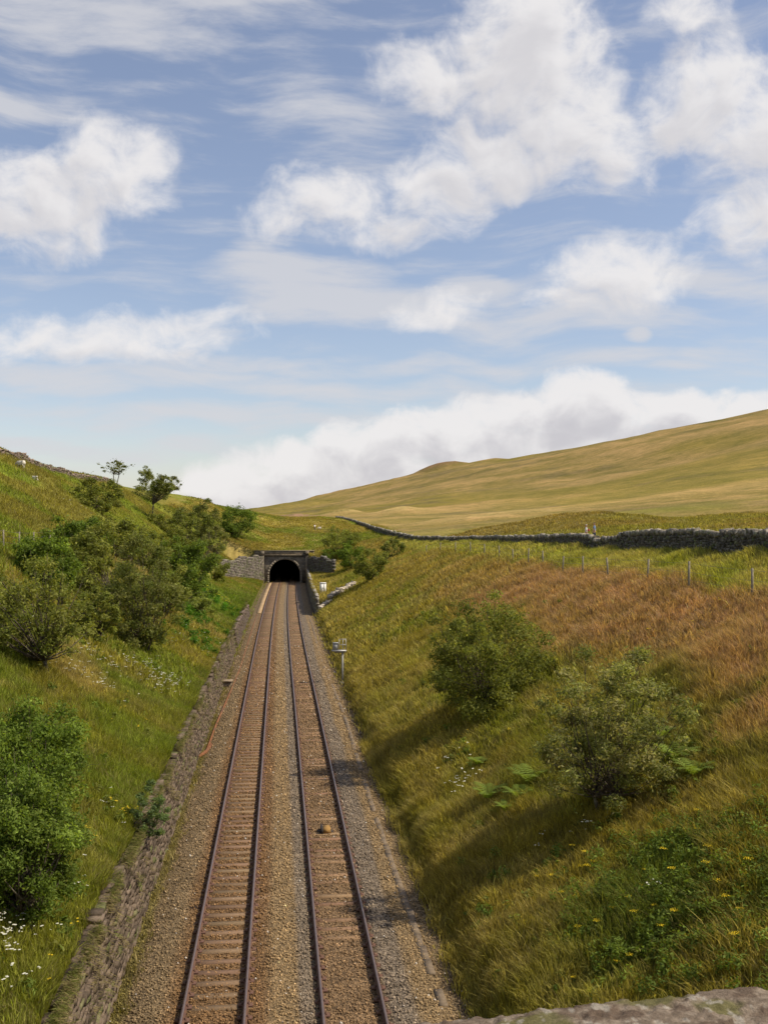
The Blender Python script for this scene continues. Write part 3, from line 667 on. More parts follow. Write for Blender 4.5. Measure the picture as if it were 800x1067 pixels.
def portal():
    mS = mat_masonry('portal_masonry', (.30, .245, .17), (.19, .16, .12), (.11, .09, .07), 1.0)
    mD = mat_masonry('dark_brick_lining', (.035, .03, .027), (.028, .025, .022), (.02, .018, .016), 2.0)  # very dark brick colour throughout the bore
    root = empty('tunnel_portal', (float(cx(YP)), YP, 0)); tag(root, 'dark stone railway tunnel mouth with arched opening under the grassy hill', 'tunnel')
    r_, zs_ = 3.35, 1.75
    def arch(x, r=r_): return zs_ + math.sqrt(max(0, r * r - x * x)) if abs(x) < r else 0.0
    xs = sorted(set([-5.2, 5.2, -r_, r_] + [r_ * math.sin(a) for a in np.linspace(-math.pi / 2, math.pi / 2, 33)]))
    V = []; F = []; y0, y1 = -.55, .35
    for x0, x1 in zip(xs[:-1], xs[1:]):
        mid = (x0 + x1) / 2; inside = abs(mid) < r_
        a0, a1 = (arch(x0) if inside else 0), (arch(x1) if inside else 0)
        if inside: a0, a1 = max(a0, zs_), max(a1, zs_)
        n = len(V)
        V += [(x0, y0, a0), (x1, y0, a1), (x1, y0, 5.95), (x0, y0, 5.95), (x0, y1, a0), (x1, y1, a1), (x1, y1, 5.95), (x0, y1, 5.95)]
        F += [(n, n + 1, n + 2, n + 3), (n + 5, n + 4, n + 7, n + 6), (n + 4, n + 5, n + 1, n), (n + 3, n + 2, n + 6, n + 7)]
        if abs(x0 + 5.2) < 1e-6: F.append((n + 4, n, n + 3, n + 7))
        if abs(x1 - 5.2) < 1e-6: F.append((n + 1, n + 5, n + 6, n + 2))
    for sg in (-1, 1):
        n = len(V); x = sg * r_; V += [(x, y0, 0), (x, y1, 0), (x, y1, zs_), (x, y0, zs_)]; F.append((n, n + 1, n + 2, n + 3))
    mk('face_wall', V, [F], mS, root)
    ring = MB(); rc = stonecol(.2, .32, (1, .86, .66))
    for i in range(19):
        a = math.pi * (i + .5) / 19; rr = r_ + .22
        ring.box((rr * math.cos(a), -.60, zs_ + rr * math.sin(a)), (.44, .30, math.pi * r_ / 19 * 1.02), col=rc(0, 0), jit=.008, tilt=(0, -a))
    for sg in (-1, 1):
        for q in range(4): ring.box((sg * (r_ + .22), -.60, .2 + q * .42), (.44, .30, .40), col=rc(0, 0), jit=.008)
    ring.build('arch_ring', M_STONE, root, col=True)
    for sg in (-1, 1):
        p = MB(); p.box((sg * 4.85, -.78, 2.97), (.75, .5, 5.93), col=(.16, .135, .10)); p.box((sg * 4.85, -.8, 6.5), (.9, .62, .72), col=(.17, .14, .105)); p.build('pilaster', mS, root)
    b = MB(); b.box((-.1, -.72, 6.05), (13.0, .5, .19)); b.build('string_course', mS, root)
    b = MB(); b.box((-.1, -.30, 6.55), (13.0, .55, .80)); b.build('parapet', mS, root)
    b = MB(); b.box((-.1, -.30, 7.02), (13.2, .72, .13), col=(.30, .25, .17)); b.build('coping', M_STONE, root, col=True)
    # the bore, running back under the hill
    V = []; F = []; prof = [(-r_, -.12)] + [(r_ * math.cos(a), zs_ + r_ * math.sin(a)) for a in np.linspace(math.pi, 0, 25)] + [(r_, -.12)]
    yy = [.34, 8, 20, 40, 58]; n = len(prof)
    for y in yy:
        for (x, z) in prof: V.append((x + float(cx(YP + y) - cx(YP)), y, z))
    for i in range(len(yy) - 1):
        for k in range(n - 1): F.append((i * n + k, (i + 1) * n + k, (i + 1) * n + k + 1, i * n + k + 1))
    m = len(V); k = (len(yy) - 1) * n
    mk('bore_lining', V, [F, [list(range(k, k + n))]], mD, root)
portal()

# ------------------------------------------------------------------ the bridge the view is taken from
def bridge():
    # local x runs along the bridge, which crosses the line slightly askew
    ang = math.atan(.12); root = empty('road_bridge', (0, 0, 0), ang); tag(root, 'rough stone bridge parapet in the bottom right corner, beneath the viewpoint', 'bridge')
    far = 1.31 * math.cos(ang); th = .50; zt = 11.393
    # parapet top: weathered coping, strongly broken surface
    xs = np.concatenate([np.arange(-30, -2, .5), np.arange(-2, .05, .02), np.arange(.05, 1.15, .0033), np.arange(1.15, 3, .02), np.arange(3, 30, .5)])
    ys = np.concatenate([np.linspace(far - th, far - .2, 16)[:-1], np.linspace(far - .2, far, 58)])
    XX, YY = np.meshgrid(xs, ys)
    n = fbm(XX / .055, YY / .045, 3, 5, .55); n2 = fbm(XX / .012, YY / .012, 13, 4, .6); pits = sstep(.50, .60, n)
    Z = zt - .0045 * pits - (n2 - .5) * .005 - (fbm(XX / .3, YY / .3, 8, 2) - .5) * .004
    edge = np.minimum(YY - ys[0], ys[-1] - YY); Z -= .006 * np.exp(-edge / .006)
    Yw = YY + np.where(YY > far - .02, (fbm(XX / .04, XX * 0, 6, 5, .6) - .5) * .012, 0)
    base = mixc(np.broadcast_to(np.array((.165, .128, .095)), XX.shape + (3,)), np.array((.23, .185, .14)), sstep(.42, .62, n2))
    base = mixc(base, np.array((.10, .07, .05)), sstep(.47, .58, fbm(XX / .035, YY / .025, 23, 4, .6)) * .8)
    base = mixc(base, np.array((.11, .105, .035)), sstep(.55, .66, fbm(XX / .08, YY / .05, 33, 4)) * .8)
    base = mixc(base, np.array((.34, .31, .26)), sstep(.66, .72, fbm(XX / .015, YY / .02, 53, 3)) * .7)
    V = np.stack([XX, Yw, Z], -1).reshape(-1, 3); nx = len(xs)
    i = np.arange(len(ys) - 1)[:, None] * nx + np.arange(nx - 1)[None, :]
    F = np.stack([i, i + 1, i + nx + 1, i + nx], -1).reshape(-1, 4)
    # skirts down to the body of the parapet
    nv = len(V); s1 = V[:nx].copy(); s1[:, 2] = 11.2; s2 = V[-nx:].copy(); s2[:, 2] = 11.2; V = np.concatenate([V, s1, s2])
    j = np.arange(nx - 1); Fa = np.stack([nv + j, nv + j + 1, j + 1, j], -1); b0 = (len(ys) - 1) * nx; Fb = np.stack([b0 + j, b0 + j + 1, nv + nx + j + 1, nv + nx + j], -1)
    col = np.concatenate([base.reshape(-1, 3), base[0], base[-1]])
    mcop = mat_new('coping_stone', use_col=True, nscale=150, namt=.4, bump=.7, bscale=300, rough=.95, spec=.1, bdist=.004)
    mk('parapet_coping', V, [F, Fa, Fb], mcop, root, col)
    mW = mat_masonry('bridge_masonry', (.22, .19, .15), (.15, .13, .10), (.09, .08, .06), 1.2)
    # far spandrel wall with three arches, near one the same, deck between
    arches = [(-11.0, 3.6, 4.2), (0.0, 4.75, 3.2), (11.0, 3.6, 4.6)]
    def zlow(x):
        for c, r, zsp in arches:
            if abs(x - c) < r: return zsp + math.sqrt(max(0, r * r - (x - c) ** 2)) * .98
        return -1.5
    xs = set([-30, 30]);
    for c, r, z in arches:
        for a in np.linspace(-math.pi / 2, math.pi / 2, 21): xs.add(c + r * math.sin(a))
        xs.add(c - r - 1e-3); xs.add(c + r + 1e-3)
    xs = sorted(xs)
    def span(nm, ya, yb, ztop):
        V = []; F = []
        for x0, x1 in zip(xs[:-1], xs[1:]):
            ins = abs(zlow((x0 + x1) / 2) + 1.5) > 1e-6
            a0, a1 = (zlow(x0), zlow(x1)) if ins else (-1.5, -1.5)
            if ins:
                z0 = [z for c, r, z in arches if abs((x0 + x1) / 2 - c) < r][0]; a0, a1 = max(a0, z0), max(a1, z0)
            n = len(V); V += [(x0, ya, a0), (x1, ya, a1), (x1, ya, ztop), (x0, ya, ztop), (x0, yb, a0), (x1, yb, a1), (x1, yb, ztop), (x0, yb, ztop)]
            F += [(n, n + 1, n + 2, n + 3), (n + 5, n + 4, n + 7, n + 6), (n + 4, n + 5, n + 1, n), (n + 3, n + 2, n + 6, n + 7)]
            if (x1 - x0) > .5: F += [(n + 4, n, n + 3, n + 7), (n + 1, n + 5, n + 6, n + 2)]
        mk(nm, V, [F], mW, root)
    span('far_spandrel_wall', far - .02, far - th + .02, 11.21)
    span('near_spandrel_wall', far - 5.4, far - 5.4 + th, 11.21)
    span('arch_barrel', far - 5.4 + th + .003, far - th + .017, 9.9)
    b = MB(); b.box((0, far - 2.7, 10.15), (60, 4.3, .4)); b.build('deck', M_CONC, root)
bridge()

# ------------------------------------------------------------------ small railway things
def smalls():
    # concrete cable troughing along the right of the line
    root = empty('cable_trough', (0, 0, 0)); tag(root, 'broken line of concrete cable trough lids along the right edge of the ballast', 'cable trough')
    rest = MB(); k = 0; y = 20.0
    while y < 150:
        ln = .98; s = 3.97 + .10 * math.sin(y * .11) + rng.normal(0, .012) - .2 * sstep(55, 100, y); x = s + float(cx(y))
        gap = 44 < y < 45.2 or 51 < y < 52.5 or 82 < y < 84 or rng.random() < .06
        if not gap:
            m = MB() if k < 90 else rest
            m.box((x, y + ln / 2, -.02 + rng.normal(0, .006)), (.22, ln * .97, .08), rot=rng.normal(0, .012), jit=.005)
            if k < 90: m.build('trough_lid', M_LID, root)
            k += 1
        y += ln
    rest.build('trough_lids', M_LID, root)['kind'] = 'stuff'
    # spare rail lying rusty on the left
    pts = [(s + float(cx(y)), y, .035) for s, y in ((-3.98, 58), (-3.92, 66), (-3.62, 80), (-3.40, 92), (-3.35, 110), (-3.3, 130), (-3.3, 150))]
    m = MB(); m.tube(pts, .075, 4)
    tag(m.build('scrap_rail', M_RUSTO), 'long orange rusty rail lying beside the left track', 'scrap rail')
    m = MB(); m.tube([(-4.25, 56.8, -.02), (-3.85, 58.2, .05), (-3.7, 60.3, .0)], .11, 4)
    tag(m.build('scrap_rail', M_RUSTO), 'short bent orange rusty rail end at the foot of the left retaining wall', 'scrap rail')
    # timber walkway close to the tunnel
    m = MB(); root = empty('walkway', (0, 0, 0)); tag(root, 'pale narrow board walkway beside the left rail near the tunnel', 'walkway')
    for i in range(40):
        y = 152 + i * 2.06; m = MB(); x = -3.06 + float(cx(y)); m.box((x, y, .10), (.62, 2.0, .07), rot=-math.atan(float(cx(y + 1) - cx(y - 1)) / 2), col=np.array((.42, .29, .16)) * rng.uniform(.9, 1.1)); m.build('board', M_SLEEP, root, col=True)
    # slab, sleepers' box, magnet
    m = MB(); m.box((0, 0, .2), (.95, .8, .55), jit=.03); m.box((.0, -.05, .50), (1.05, .9, .10), jit=.02)
    o = m.build('concrete_block', M_CONC); o.location = (-4.0, 82.5, -.1); tag(o, 'pale concrete block with a flat cap against the left retaining wall', 'concrete block')
    m = MB(); m.box((0, 0, .13), (.40, .30, .22), jit=.012); m.box((.16, 0, .25), (.5, .42, .05), jit=.01)
    o = m.build('concrete_block', M_CONC); o.location = (2.85, 171, .02); tag(o, 'small pale block by the right rail short of the tunnel shadow', 'concrete block')
    root = empty('track_magnet', (1.70 + float(cx(43)), 42.6, 0)); tag(root, 'small yellow brown magnet box between the rails of the right track', 'track magnet')
    my = mat_new('ochre_paint', (.33, .19, .06), nscale=9, namt=.3, bump=.2); md = mat_new('dark_iron', (.05, .04, .035), nscale=9, namt=.3, bump=.2)
    m = MB(); m.box((.06, 0, .12), (.30, .62, .16), jit=.004, taper=.9); m.build('casing', my, root)
    m = MB(); m.box((-.14, -.02, .13), (.09, .66, .20)); m.box((0, .0, .035), (.62, .3, .035)); m.build('mounting_plate', md, root)
    # signal cabinet on its post
    b = Vector((4.75 + .14, 83.0, 0)); b.z = float(H(b.x, b.y)) - .1
    root = empty('equipment_post', b); tag(root, 'slim grey post carrying a pale box on a bracket, right of the track', 'post'); root.scale = (.86, .86, .88)
    m = MB(); m.box((0, 0, 1.45), (.13, .13, 2.95)); m.box((0, 0, .12), (.36, .36, .24)); m.build('post', M_GREYP, root)
    m = MB(); m.box((-.30, 0, 2.98), (1.30, .55, .10)); m.box((-.2, 0, 2.86), (.9, .08, .13)); m.build('platform', M_GALV, root)
    m = MB(); m.box((-.62, 0, 3.34), (.46, .38, .62)); m.box((-.62, 0, 3.67), (.52, .44, .05)); c = m.build('cabinet', M_GREYP, root)
    m = MB(); m.box((-.858, 0, 3.33), (.012, .32, .52)); m.build('door', M_GREYP, c)
    m = MB()
    for x in (-.28, .05, .32):
        m.tube([(x, .22, 3.02), (x, .22, 3.98)], .016, 5); m.tube([(x, -.22, 3.02), (x, -.22, 3.98)], .016, 5)
    for z in (3.5, 3.98):
        m.tube([(-.28, .22, z), (.32, .22, z)], .016, 5); m.tube([(-.28, -.22, z), (.32, -.22, z)], .016, 5); m.tube([(.32, -.22, z), (.32, .22, z)], .016, 5)
    m.build('guard_rail', M_GALV, root)
    m = MB(); 
    for q in range(9): m.tube([(.1, -.05, .35 + q * .3), (.1, .22, .35 + q * .3)], .014, 5)
    m.tube([(.1, .22, .1), (.1, .22, 2.95)], .02, 5); m.build('ladder', M_GALV, root)
    # white cabinet on the ledge
    p = hit(336.5, 618); root = empty('relay_cabinet', (p.x, p.y, float(H(p.x, p.y)) - .05), R(8)); tag(root, 'white upright metal cabinet on the grassy ledge right of the tunnel', 'cabinet')
    m = MB(); m.box((0, 0, .80), (.86, .62, 1.45)); m.build('body', M_WHITE, root)
    m = MB(); m.box((0, 0, 1.57), (.98, .74, .10), taper=.85); m.build('roof', M_WHITE, root)
    m = MB(); m.box((0, 0, .06), (.94, .7, .14)); m.build('plinth', M_CONC, root)
    for sg in (-1, 1):
        m = MB(); m.box((sg * .205, -.318, .8), (.39, .02, 1.3)); d = m.build('door', M_WHITE, root)
        m = MB(); m.box((sg * .05, -.34, .85), (.025, .03, .14)); m.build('handle', M_GREYP, d)
smalls()

# ------------------------------------------------------------------ wire fences
def fence(label, pts, h, wires, side='round'):
    root = empty('wire_fence', (0, 0, 0)); tag(root, label, 'fence', 'post and wire fences'); tops = []
    for (x, y) in pts:
        z = float(H(x, y)); m = MB(); hh = h * rng.uniform(.92, 1.08); lx, ly = rng.normal(0, .04, 2)
        m.tube([(0, 0, -.3), (lx * .5, ly * .5, hh / 2), (lx, ly, hh)], [.062, .058, .055], 7); o = m.build('fence_post', M_POST, root); o.location = (x, y, z)
        tops.append((x + lx, y + ly, z, hh))
    m = MB()
    for a, b in zip(tops[:-1], tops[1:]):
        for f in wires:
            pa = np.array((a[0], a[1], a[2] + a[3] * f)); pb = np.array((b[0], b[1], b[2] + b[3] * f))
            m.tube([pa, (pa + pb) / 2 - (0, 0, .03), pb], .006, 3, cap=False)
    m.build('wire', M_WIRE, root)
def fences():
    pts = []
    for u, v in ((860, 640), (770, 620), (711, 612), (673, 605), (637, 598), (612, 597.5), (589, 595), (566, 593), (550, 590), (534, 586), (520, 583), (508, 581), (498, 579), (488, 577)):
        p = hit(u, v); 
        if p is not None: pts.append((p.x, p.y))
    # on the crest of the bank, roughly parallel with the line
    pts = [(21.1 + .5 * math.sin(y * .07), y) for y in (36.5, 46.3, 53.2, 59.0, 66.0, 71.8, 77.4, 84.0, 90, 97, 104, 112, 120, 129, 139, 150)]
    fence('wire fence on pale round posts along the top of the right bank', pts, 1.38, (.35, .62, .93))
    q = [hit(u, v) for u, v in ((-30, 574), (4, 573), (20, 575.5), (35, 574), (52, 571))]
    fence('short wire fence with three posts on the left bank above the bushes', [(p.x, p.y) for p in q if p is not None], 1.5, (.4, .7, .95))
fences()

# ------------------------------------------------------------------ foliage
LR = np.random.default_rng(11)
def leaf_cloud(cent, rad, n, size, cols, rr=LR, up=.35, shell=.55):
    """n leaf-sized faces spread through clumps (cent (k,3), rad (k,3))."""
    k = len(cent); w = rad.prod(1) ** (2 / 3); idx = rr.choice(k, n, p=w / w.sum())
    d = rr.normal(size=(n, 3)); d /= np.linalg.norm(d, axis=1)[:, None]
    rad_ = rr.random(n) ** shell
    P = cent[idx] + d * rad[idx] * rad_[:, None]
    nrm = d * .6 + rr.normal(0, .6, (n, 3)) + (0, 0, up); nrm /= np.linalg.norm(nrm, axis=1)[:, None]
    t = np.cross(nrm, rr.normal(size=(n, 3))); t /= np.linalg.norm(t, axis=1)[:, None]; b = np.cross(nrm, t)
    s = (size * rr.uniform(.6, 1.35, n))[:, None]
    V = np.stack([P - t * s, P - b * s * .42 + nrm * s * .1, P + t * s, P + b * s * .42 + nrm * s * .1], 1).reshape(-1, 3)
    F = np.arange(n * 4).reshape(-1, 4)
    ck = rr.integers(0, len(cols), k); clv = rr.lognormal(0, .13, k)
    c = np.asarray(cols)[np.where(rr.random(n) < .7, ck[idx], rr.integers(0, len(cols), n))] * (clv[idx] * rr.lognormal(0, .22, n))[:, None]
    return V, F, np.repeat(c, 4, 0)
LC = {'green': [(.085, .130, .022), (.110, .165, .028), (.068, .110, .018)], 'grey': [(.15, .175, .06), (.12, .145, .045), (.19, .195, .085)],
      'olive': [(.115, .140, .030), (.140, .160, .040), (.09, .115, .026)], 'dark': [(.086, .112, .028), (.105, .13, .035), (.12, .135, .045)],
      'bright': [(.088, .138, .024), (.110, .160, .032), (.070, .112, .020)], 'blue': [(.08, .125, .055), (.10, .15, .06)],
      'pale': [(.155, .20, .05), (.18, .22, .06), (.12, .16, .04)]}
LC = {k: [tuple(np.array(c) * (1.72, 1.58, 1.45)) for c in v] for k, v in LC.items()}
def tree(label, cat, base, bbox, leafn, size, kind, name='hawthorn_tree', nclump=34, trunk=.09, stems=3, flat=1.0, seed=0, group=None, gap=1.0, depth=None, clr=.20, zdrop=0.0, pos=None, fill=.36):
    nclump = int(nclump * 1.9); rr = np.random.default_rng(100 + seed)
    p = Vector(pos) if pos else hit(*base); D = p.y * math.cos(R(YAW)) + p.x * math.sin(R(YAW)); ppm = FPX / D
    u0, v0, u1, v1 = bbox; du = (u1 - u0) * .05; dv = (v1 - v0) * .04; u0 -= du; u1 += du; v0 -= dv
    def at(u, v):
        d = ray(u, v); f = np.array([math.sin(R(YAW)), math.cos(R(YAW)), 0]); return np.array(cam.location) + d * (D / (d @ f))
    c = at((u0 + u1) / 2, (v0 + v1) / 2); w = (u1 - u0) / ppm / 2; h = (v1 - v0) / ppm / 2; dp = depth or w
    root = empty(name, (p.x, p.y, p.z - zdrop)); tag(root, label, cat, group)
    c = c - np.array(root.location)
    # clumps inside an uneven crown
    cent = []; rad = []
    lob = rr.uniform(0, 6.28, 3)
    while len(cent) < nclump:
        q = rr.uniform(-1, 1, 3); L = np.linalg.norm(q)
        if L > 1 or (L < .45 and rr.random() < .6): continue
        az = math.atan2(q[1], q[0]); k = 1 - clr * .45 + .12 * math.sin(2 * az + lob[0]) * 1 + .10 * math.sin(3 * az + 2.2 * q[2] + lob[1])
        cen = c + q * np.array((w, dp, h)) * k
        rc = clr * rr.uniform(.5, 1.15) * min(w, h * 1.1)
        if cen[2] - rc < -.2 + 0: cen[2] = max(cen[2], rc * .6)
        cent.append(cen); rad.append((rc * 1.15, rc * 1.15, rc * .85 * flat))
    cent = np.array(cent); rad = np.array(rad)
    gz = H(cent[:, 0] + root.location.x, cent[:, 1] + root.location.y) - root.location.z
    cent[:, 2] = np.maximum(cent[:, 2], gz + rad[:, 2] * .55)
    V, F, col = leaf_cloud(cent, rad, int(leafn * 1.15), size, LC[kind], rr)
    nf = int(leafn * fill * 2.2)                      # loose leaves between the clumps, thinning out irregularly
    k0 = rr.choice(len(cent), nf); k1 = rr.choice(len(cent), nf); tt = rr.random(nf)[:, None]
    near = np.linalg.norm(cent[k0] - cent[k1], axis=1) < w * .85
    fc = (cent[k0] * tt + cent[k1] * (1 - tt))[near] + rr.normal(0, .22 * w, (near.sum(), 3)) * .5
    fz = H(fc[:, 0] + root.location.x, fc[:, 1] + root.location.y) - root.location.z; fc = fc[fc[:, 2] > fz + .1]
    V2, F2, c2 = leaf_cloud(fc, np.full((len(fc), 3), size * 1.2), len(fc), size, LC[kind], rr)
    V = np.concatenate([V, V2]); F = np.concatenate([F, F2 + len(V) - len(V2)]); col = np.concatenate([col, c2])
    mk('crown', V, [F], M_LEAF, root, col)
    # trunk, limbs and twigs
    m = MB(); fork = np.array((rr.normal(0, .1), rr.normal(0, .1), max(.25, (c[2] - h) * .55 + .35)))
    starts = []
    for k in range(stems):
        a = 6.28 * k / stems + rr.uniform(0, 1); b0 = np.array((math.cos(a), math.sin(a), 0)) * trunk * (1.1 if stems > 1 else 0)
        f = fork + np.array((math.cos(a), math.sin(a), 0)) * w * .18 * (stems > 1) + c * .12
        m.tube([b0 - (0, 0, .3), b0 * .9 + f * .35 + rr.normal(0, .05, 3), f], [trunk * 1.15, trunk * .9, trunk * .72], 7); starts.append(f)
    for q in range(len(cent)):
        f = starts[q % len(starts)] if stems > 1 else fork; e = cent[q]; mid = f * .5 + e * .5 + rr.normal(0, .10, 3) * w * .5 + (0, 0, -.05 * h)
        q1 = f * .78 + mid * .22 + rr.normal(0, .03, 3)
        m.tube([f, q1, mid, e * .9 + mid * .1, e + (e - mid) * .25], [trunk * .42, trunk * .34, trunk * .2, trunk * .09, trunk * .03], 5)
        for _ in range(2):
            e2 = e + rr.normal(size=3) * rad[q] * .8; m.tube([mid * .3 + e * .7, (e + e2) / 2 + rr.normal(0, .05, 3), e2], [trunk * .10, trunk * .06, trunk * .02], 3, cap=False)
    m.build('trunk', M_BARK, root)
    return root
def trees():
    S = 'shrub'; T_ = 'tree'
    # right bank
    tree('spreading dark green hawthorn with a pale bare stem halfway up the right bank', T_, (508, 738), (436, 630, 578, 752), 23000, .075, 'olive', nclump=60, stems=4, seed=1, trunk=.08, clr=.17)
    tree('open grey green willow with see-through crown, the nearest tree on the right bank', T_, (628, 848), (566, 682, 718, 860), 22000, .058, 'grey', name='willow_tree', nclump=64, stems=4, seed=2, trunk=.065, clr=.15)
    # left foreground
    tree('big dense bright green bush at the bottom left edge', S, (28, 965), (-58, 800, 80, 972), 30000, .052, 'bright', name='willow_bush', nclump=60, stems=5, seed=3, clr=.22)
    tree('darker green bush just above the big bush at the left edge', S, (38, 848), (-60, 738, 96, 856), 22000, .062, 'green', name='willow_bush', nclump=56, stems=5, seed=4, clr=.22)
    tree('small blue green bush sprouting from the top of the left retaining wall', S, (157, 868), (138, 820, 178, 878), 3600, .045, 'blue', name='wall_bush', nclump=18, stems=3, trunk=.025, seed=5, pos=(-4.75, 37.0, 1.7))
    tree('spreading thin tree with bent dark trunk at the left edge above the flowers', T_, (48, 704), (-22, 590, 104, 690), 7500, .085, 'olive', nclump=44, stems=1, trunk=.13, seed=6, clr=.19)
    tree('tall dark tree with thin trunk at the near right corner of the left thicket', T_, (152, 678), (108, 562, 190, 682), 15000, .085, 'dark', nclump=46, stems=2, trunk=.07, seed=7, clr=.19)
    tree('green tree in the middle of the left thicket behind the dark one', T_, (118, 640), (56, 548, 132, 640), 10000, .11, 'olive', nclump=34, seed=8, clr=.22)
    tree('bushy green tree on the left side of the thicket', T_, (60, 620), (14, 556, 88, 622), 8000, .11, 'green', nclump=30, seed=9, clr=.22)
    tree('bright green shrub at the back of the thicket under the hawthorn', S, (132, 588), (84, 536, 152, 590), 6500, .15, 'olive', name='shrub', nclump=28, seed=10, clr=.22)
    tree('mid green tree on the right side of the thicket above the lush grass', T_, (192, 628), (160, 562, 226, 630), 9500, .14, 'green', nclump=34, seed=11, clr=.22)
    tree('low shrub filling the gap between dark tree and right hand tree', S, (172, 640), (140, 590, 196, 642), 6000, .12, 'olive', name='shrub', nclump=24, seed=12, clr=.24)
    tree('tall tree with thin greyish top standing at the right end of the thicket', T_, (212, 598), (184, 516, 232, 602), 8500, .17, 'dark', nclump=38, seed=13, stems=2, clr=.18)
    tree('small green shrub on the slope between the leaning tree and the thicket', S, (180, 560), (148, 532, 192, 562), 3800, .18, 'olive', name='shrub', nclump=18, seed=14, clr=.24)
    tree('tangled hawthorn bush with brown seed heads high on the left hill', S, (104, 535), (74, 497, 132, 538), 5200, .17, 'olive', name='hawthorn_bush', nclump=30, seed=15, clr=.2)
    tree('olive shrub in the upper middle of the thicket below the tangled hawthorn', S, (160, 600), (128, 548, 178, 604), 6500, .15, 'olive', name='shrub', nclump=28, seed=41, clr=.22)
    tree('broad low green shrub at the back left of the thicket near the fence', S, (92, 590), (48, 538, 112, 592), 6500, .14, 'green', name='shrub', nclump=28, seed=42, clr=.22)
    tree('feathery olive tree in the back of the thicket, left of the tall one', T_, (196, 592), (168, 538, 208, 594), 6000, .16, 'olive', nclump=26, seed=43, clr=.22)
    tree('grey green bush between the thicket and the slope beside the tunnel', S, (226, 580), (206, 545, 238, 582), 3600, .17, 'grey', name='shrub', nclump=20, seed=44, clr=.24)
    tree('low leafy bush in front of the thicket, behind the spreading tree', S, (100, 668), (78, 610, 124, 670), 6000, .10, 'olive', name='shrub', nclump=26, seed=45, clr=.22)
    # skyline
    tree('flat-topped windswept hawthorn alone on the skyline of the left hill', T_, (121, 506), (105, 479, 137, 493), 1300, .15, 'dark', nclump=16, seed=16, stems=2, trunk=.11, clr=.2, flat=.6)
    tree('leaning hawthorn with bare trunk, right of the pair on the left skyline', T_, (158, 542), (156, 494, 191, 516), 3000, .17, 'dark', nclump=22, seed=17, stems=1, trunk=.15, clr=.22)
    tree('small rounded hawthorn, left of the pair on the left skyline', T_, (150, 511), (142, 486, 163, 507), 1900, .16, 'dark', nclump=16, seed=18, stems=2, trunk=.1, clr=.24)
    tree('low dark shrub under the leaning skyline hawthorn', S, (162, 524), (142, 500, 178, 526), 2600, .17, 'dark', name='shrub', nclump=18, seed=19, clr=.24)
    tree('single round green tree standing alone left of the tunnel mouth', T_, (245, 561), (229, 523, 268, 562), 5600, .19, 'green', nclump=30, seed=20, stems=3, trunk=.12, clr=.22)
    tree('leafy shrub at the outer end of the left wing wall', S, (226, 606), (212, 574, 240, 612), 3600, .15, 'olive', name='shrub', nclump=18, seed=27, clr=.24)
    tree('pale green shrub in the lush patch beside the far retaining wall', S, (205, 642), (188, 622, 226, 645), 2600, .12, 'pale', name='shrub', nclump=16, seed=21, clr=.26)
    # around the tunnel on the right
    tree('olive shrub above the right wing wall of the tunnel', S, (352, 580), (332, 546, 378, 582), 4200, .19, 'olive', name='shrub', nclump=24, seed=22, clr=.22)
    tree('dark green shrub beside the right wing wall', S, (366, 592), (348, 566, 386, 594), 3600, .17, 'green', name='shrub', nclump=20, seed=23, clr=.24)
    tree('thin brown-green shrub on the bank above the rubble wall', S, (386, 606), (366, 572, 410, 610), 4200, .14, 'olive', name='shrub', nclump=24, seed=24, clr=.2)
    tree('small bright shrub close above the dark wing wall', S, (344, 590), (333, 572, 352, 592), 1200, .17, 'bright', name='shrub', nclump=12, seed=25, clr=.26)
    tree('small dark shrub near the drystone wall past the tunnel', S, (404, 584), (394, 562, 422, 586), 1900, .17, 'dark', name='shrub', nclump=14, seed=26, clr=.24)
trees()

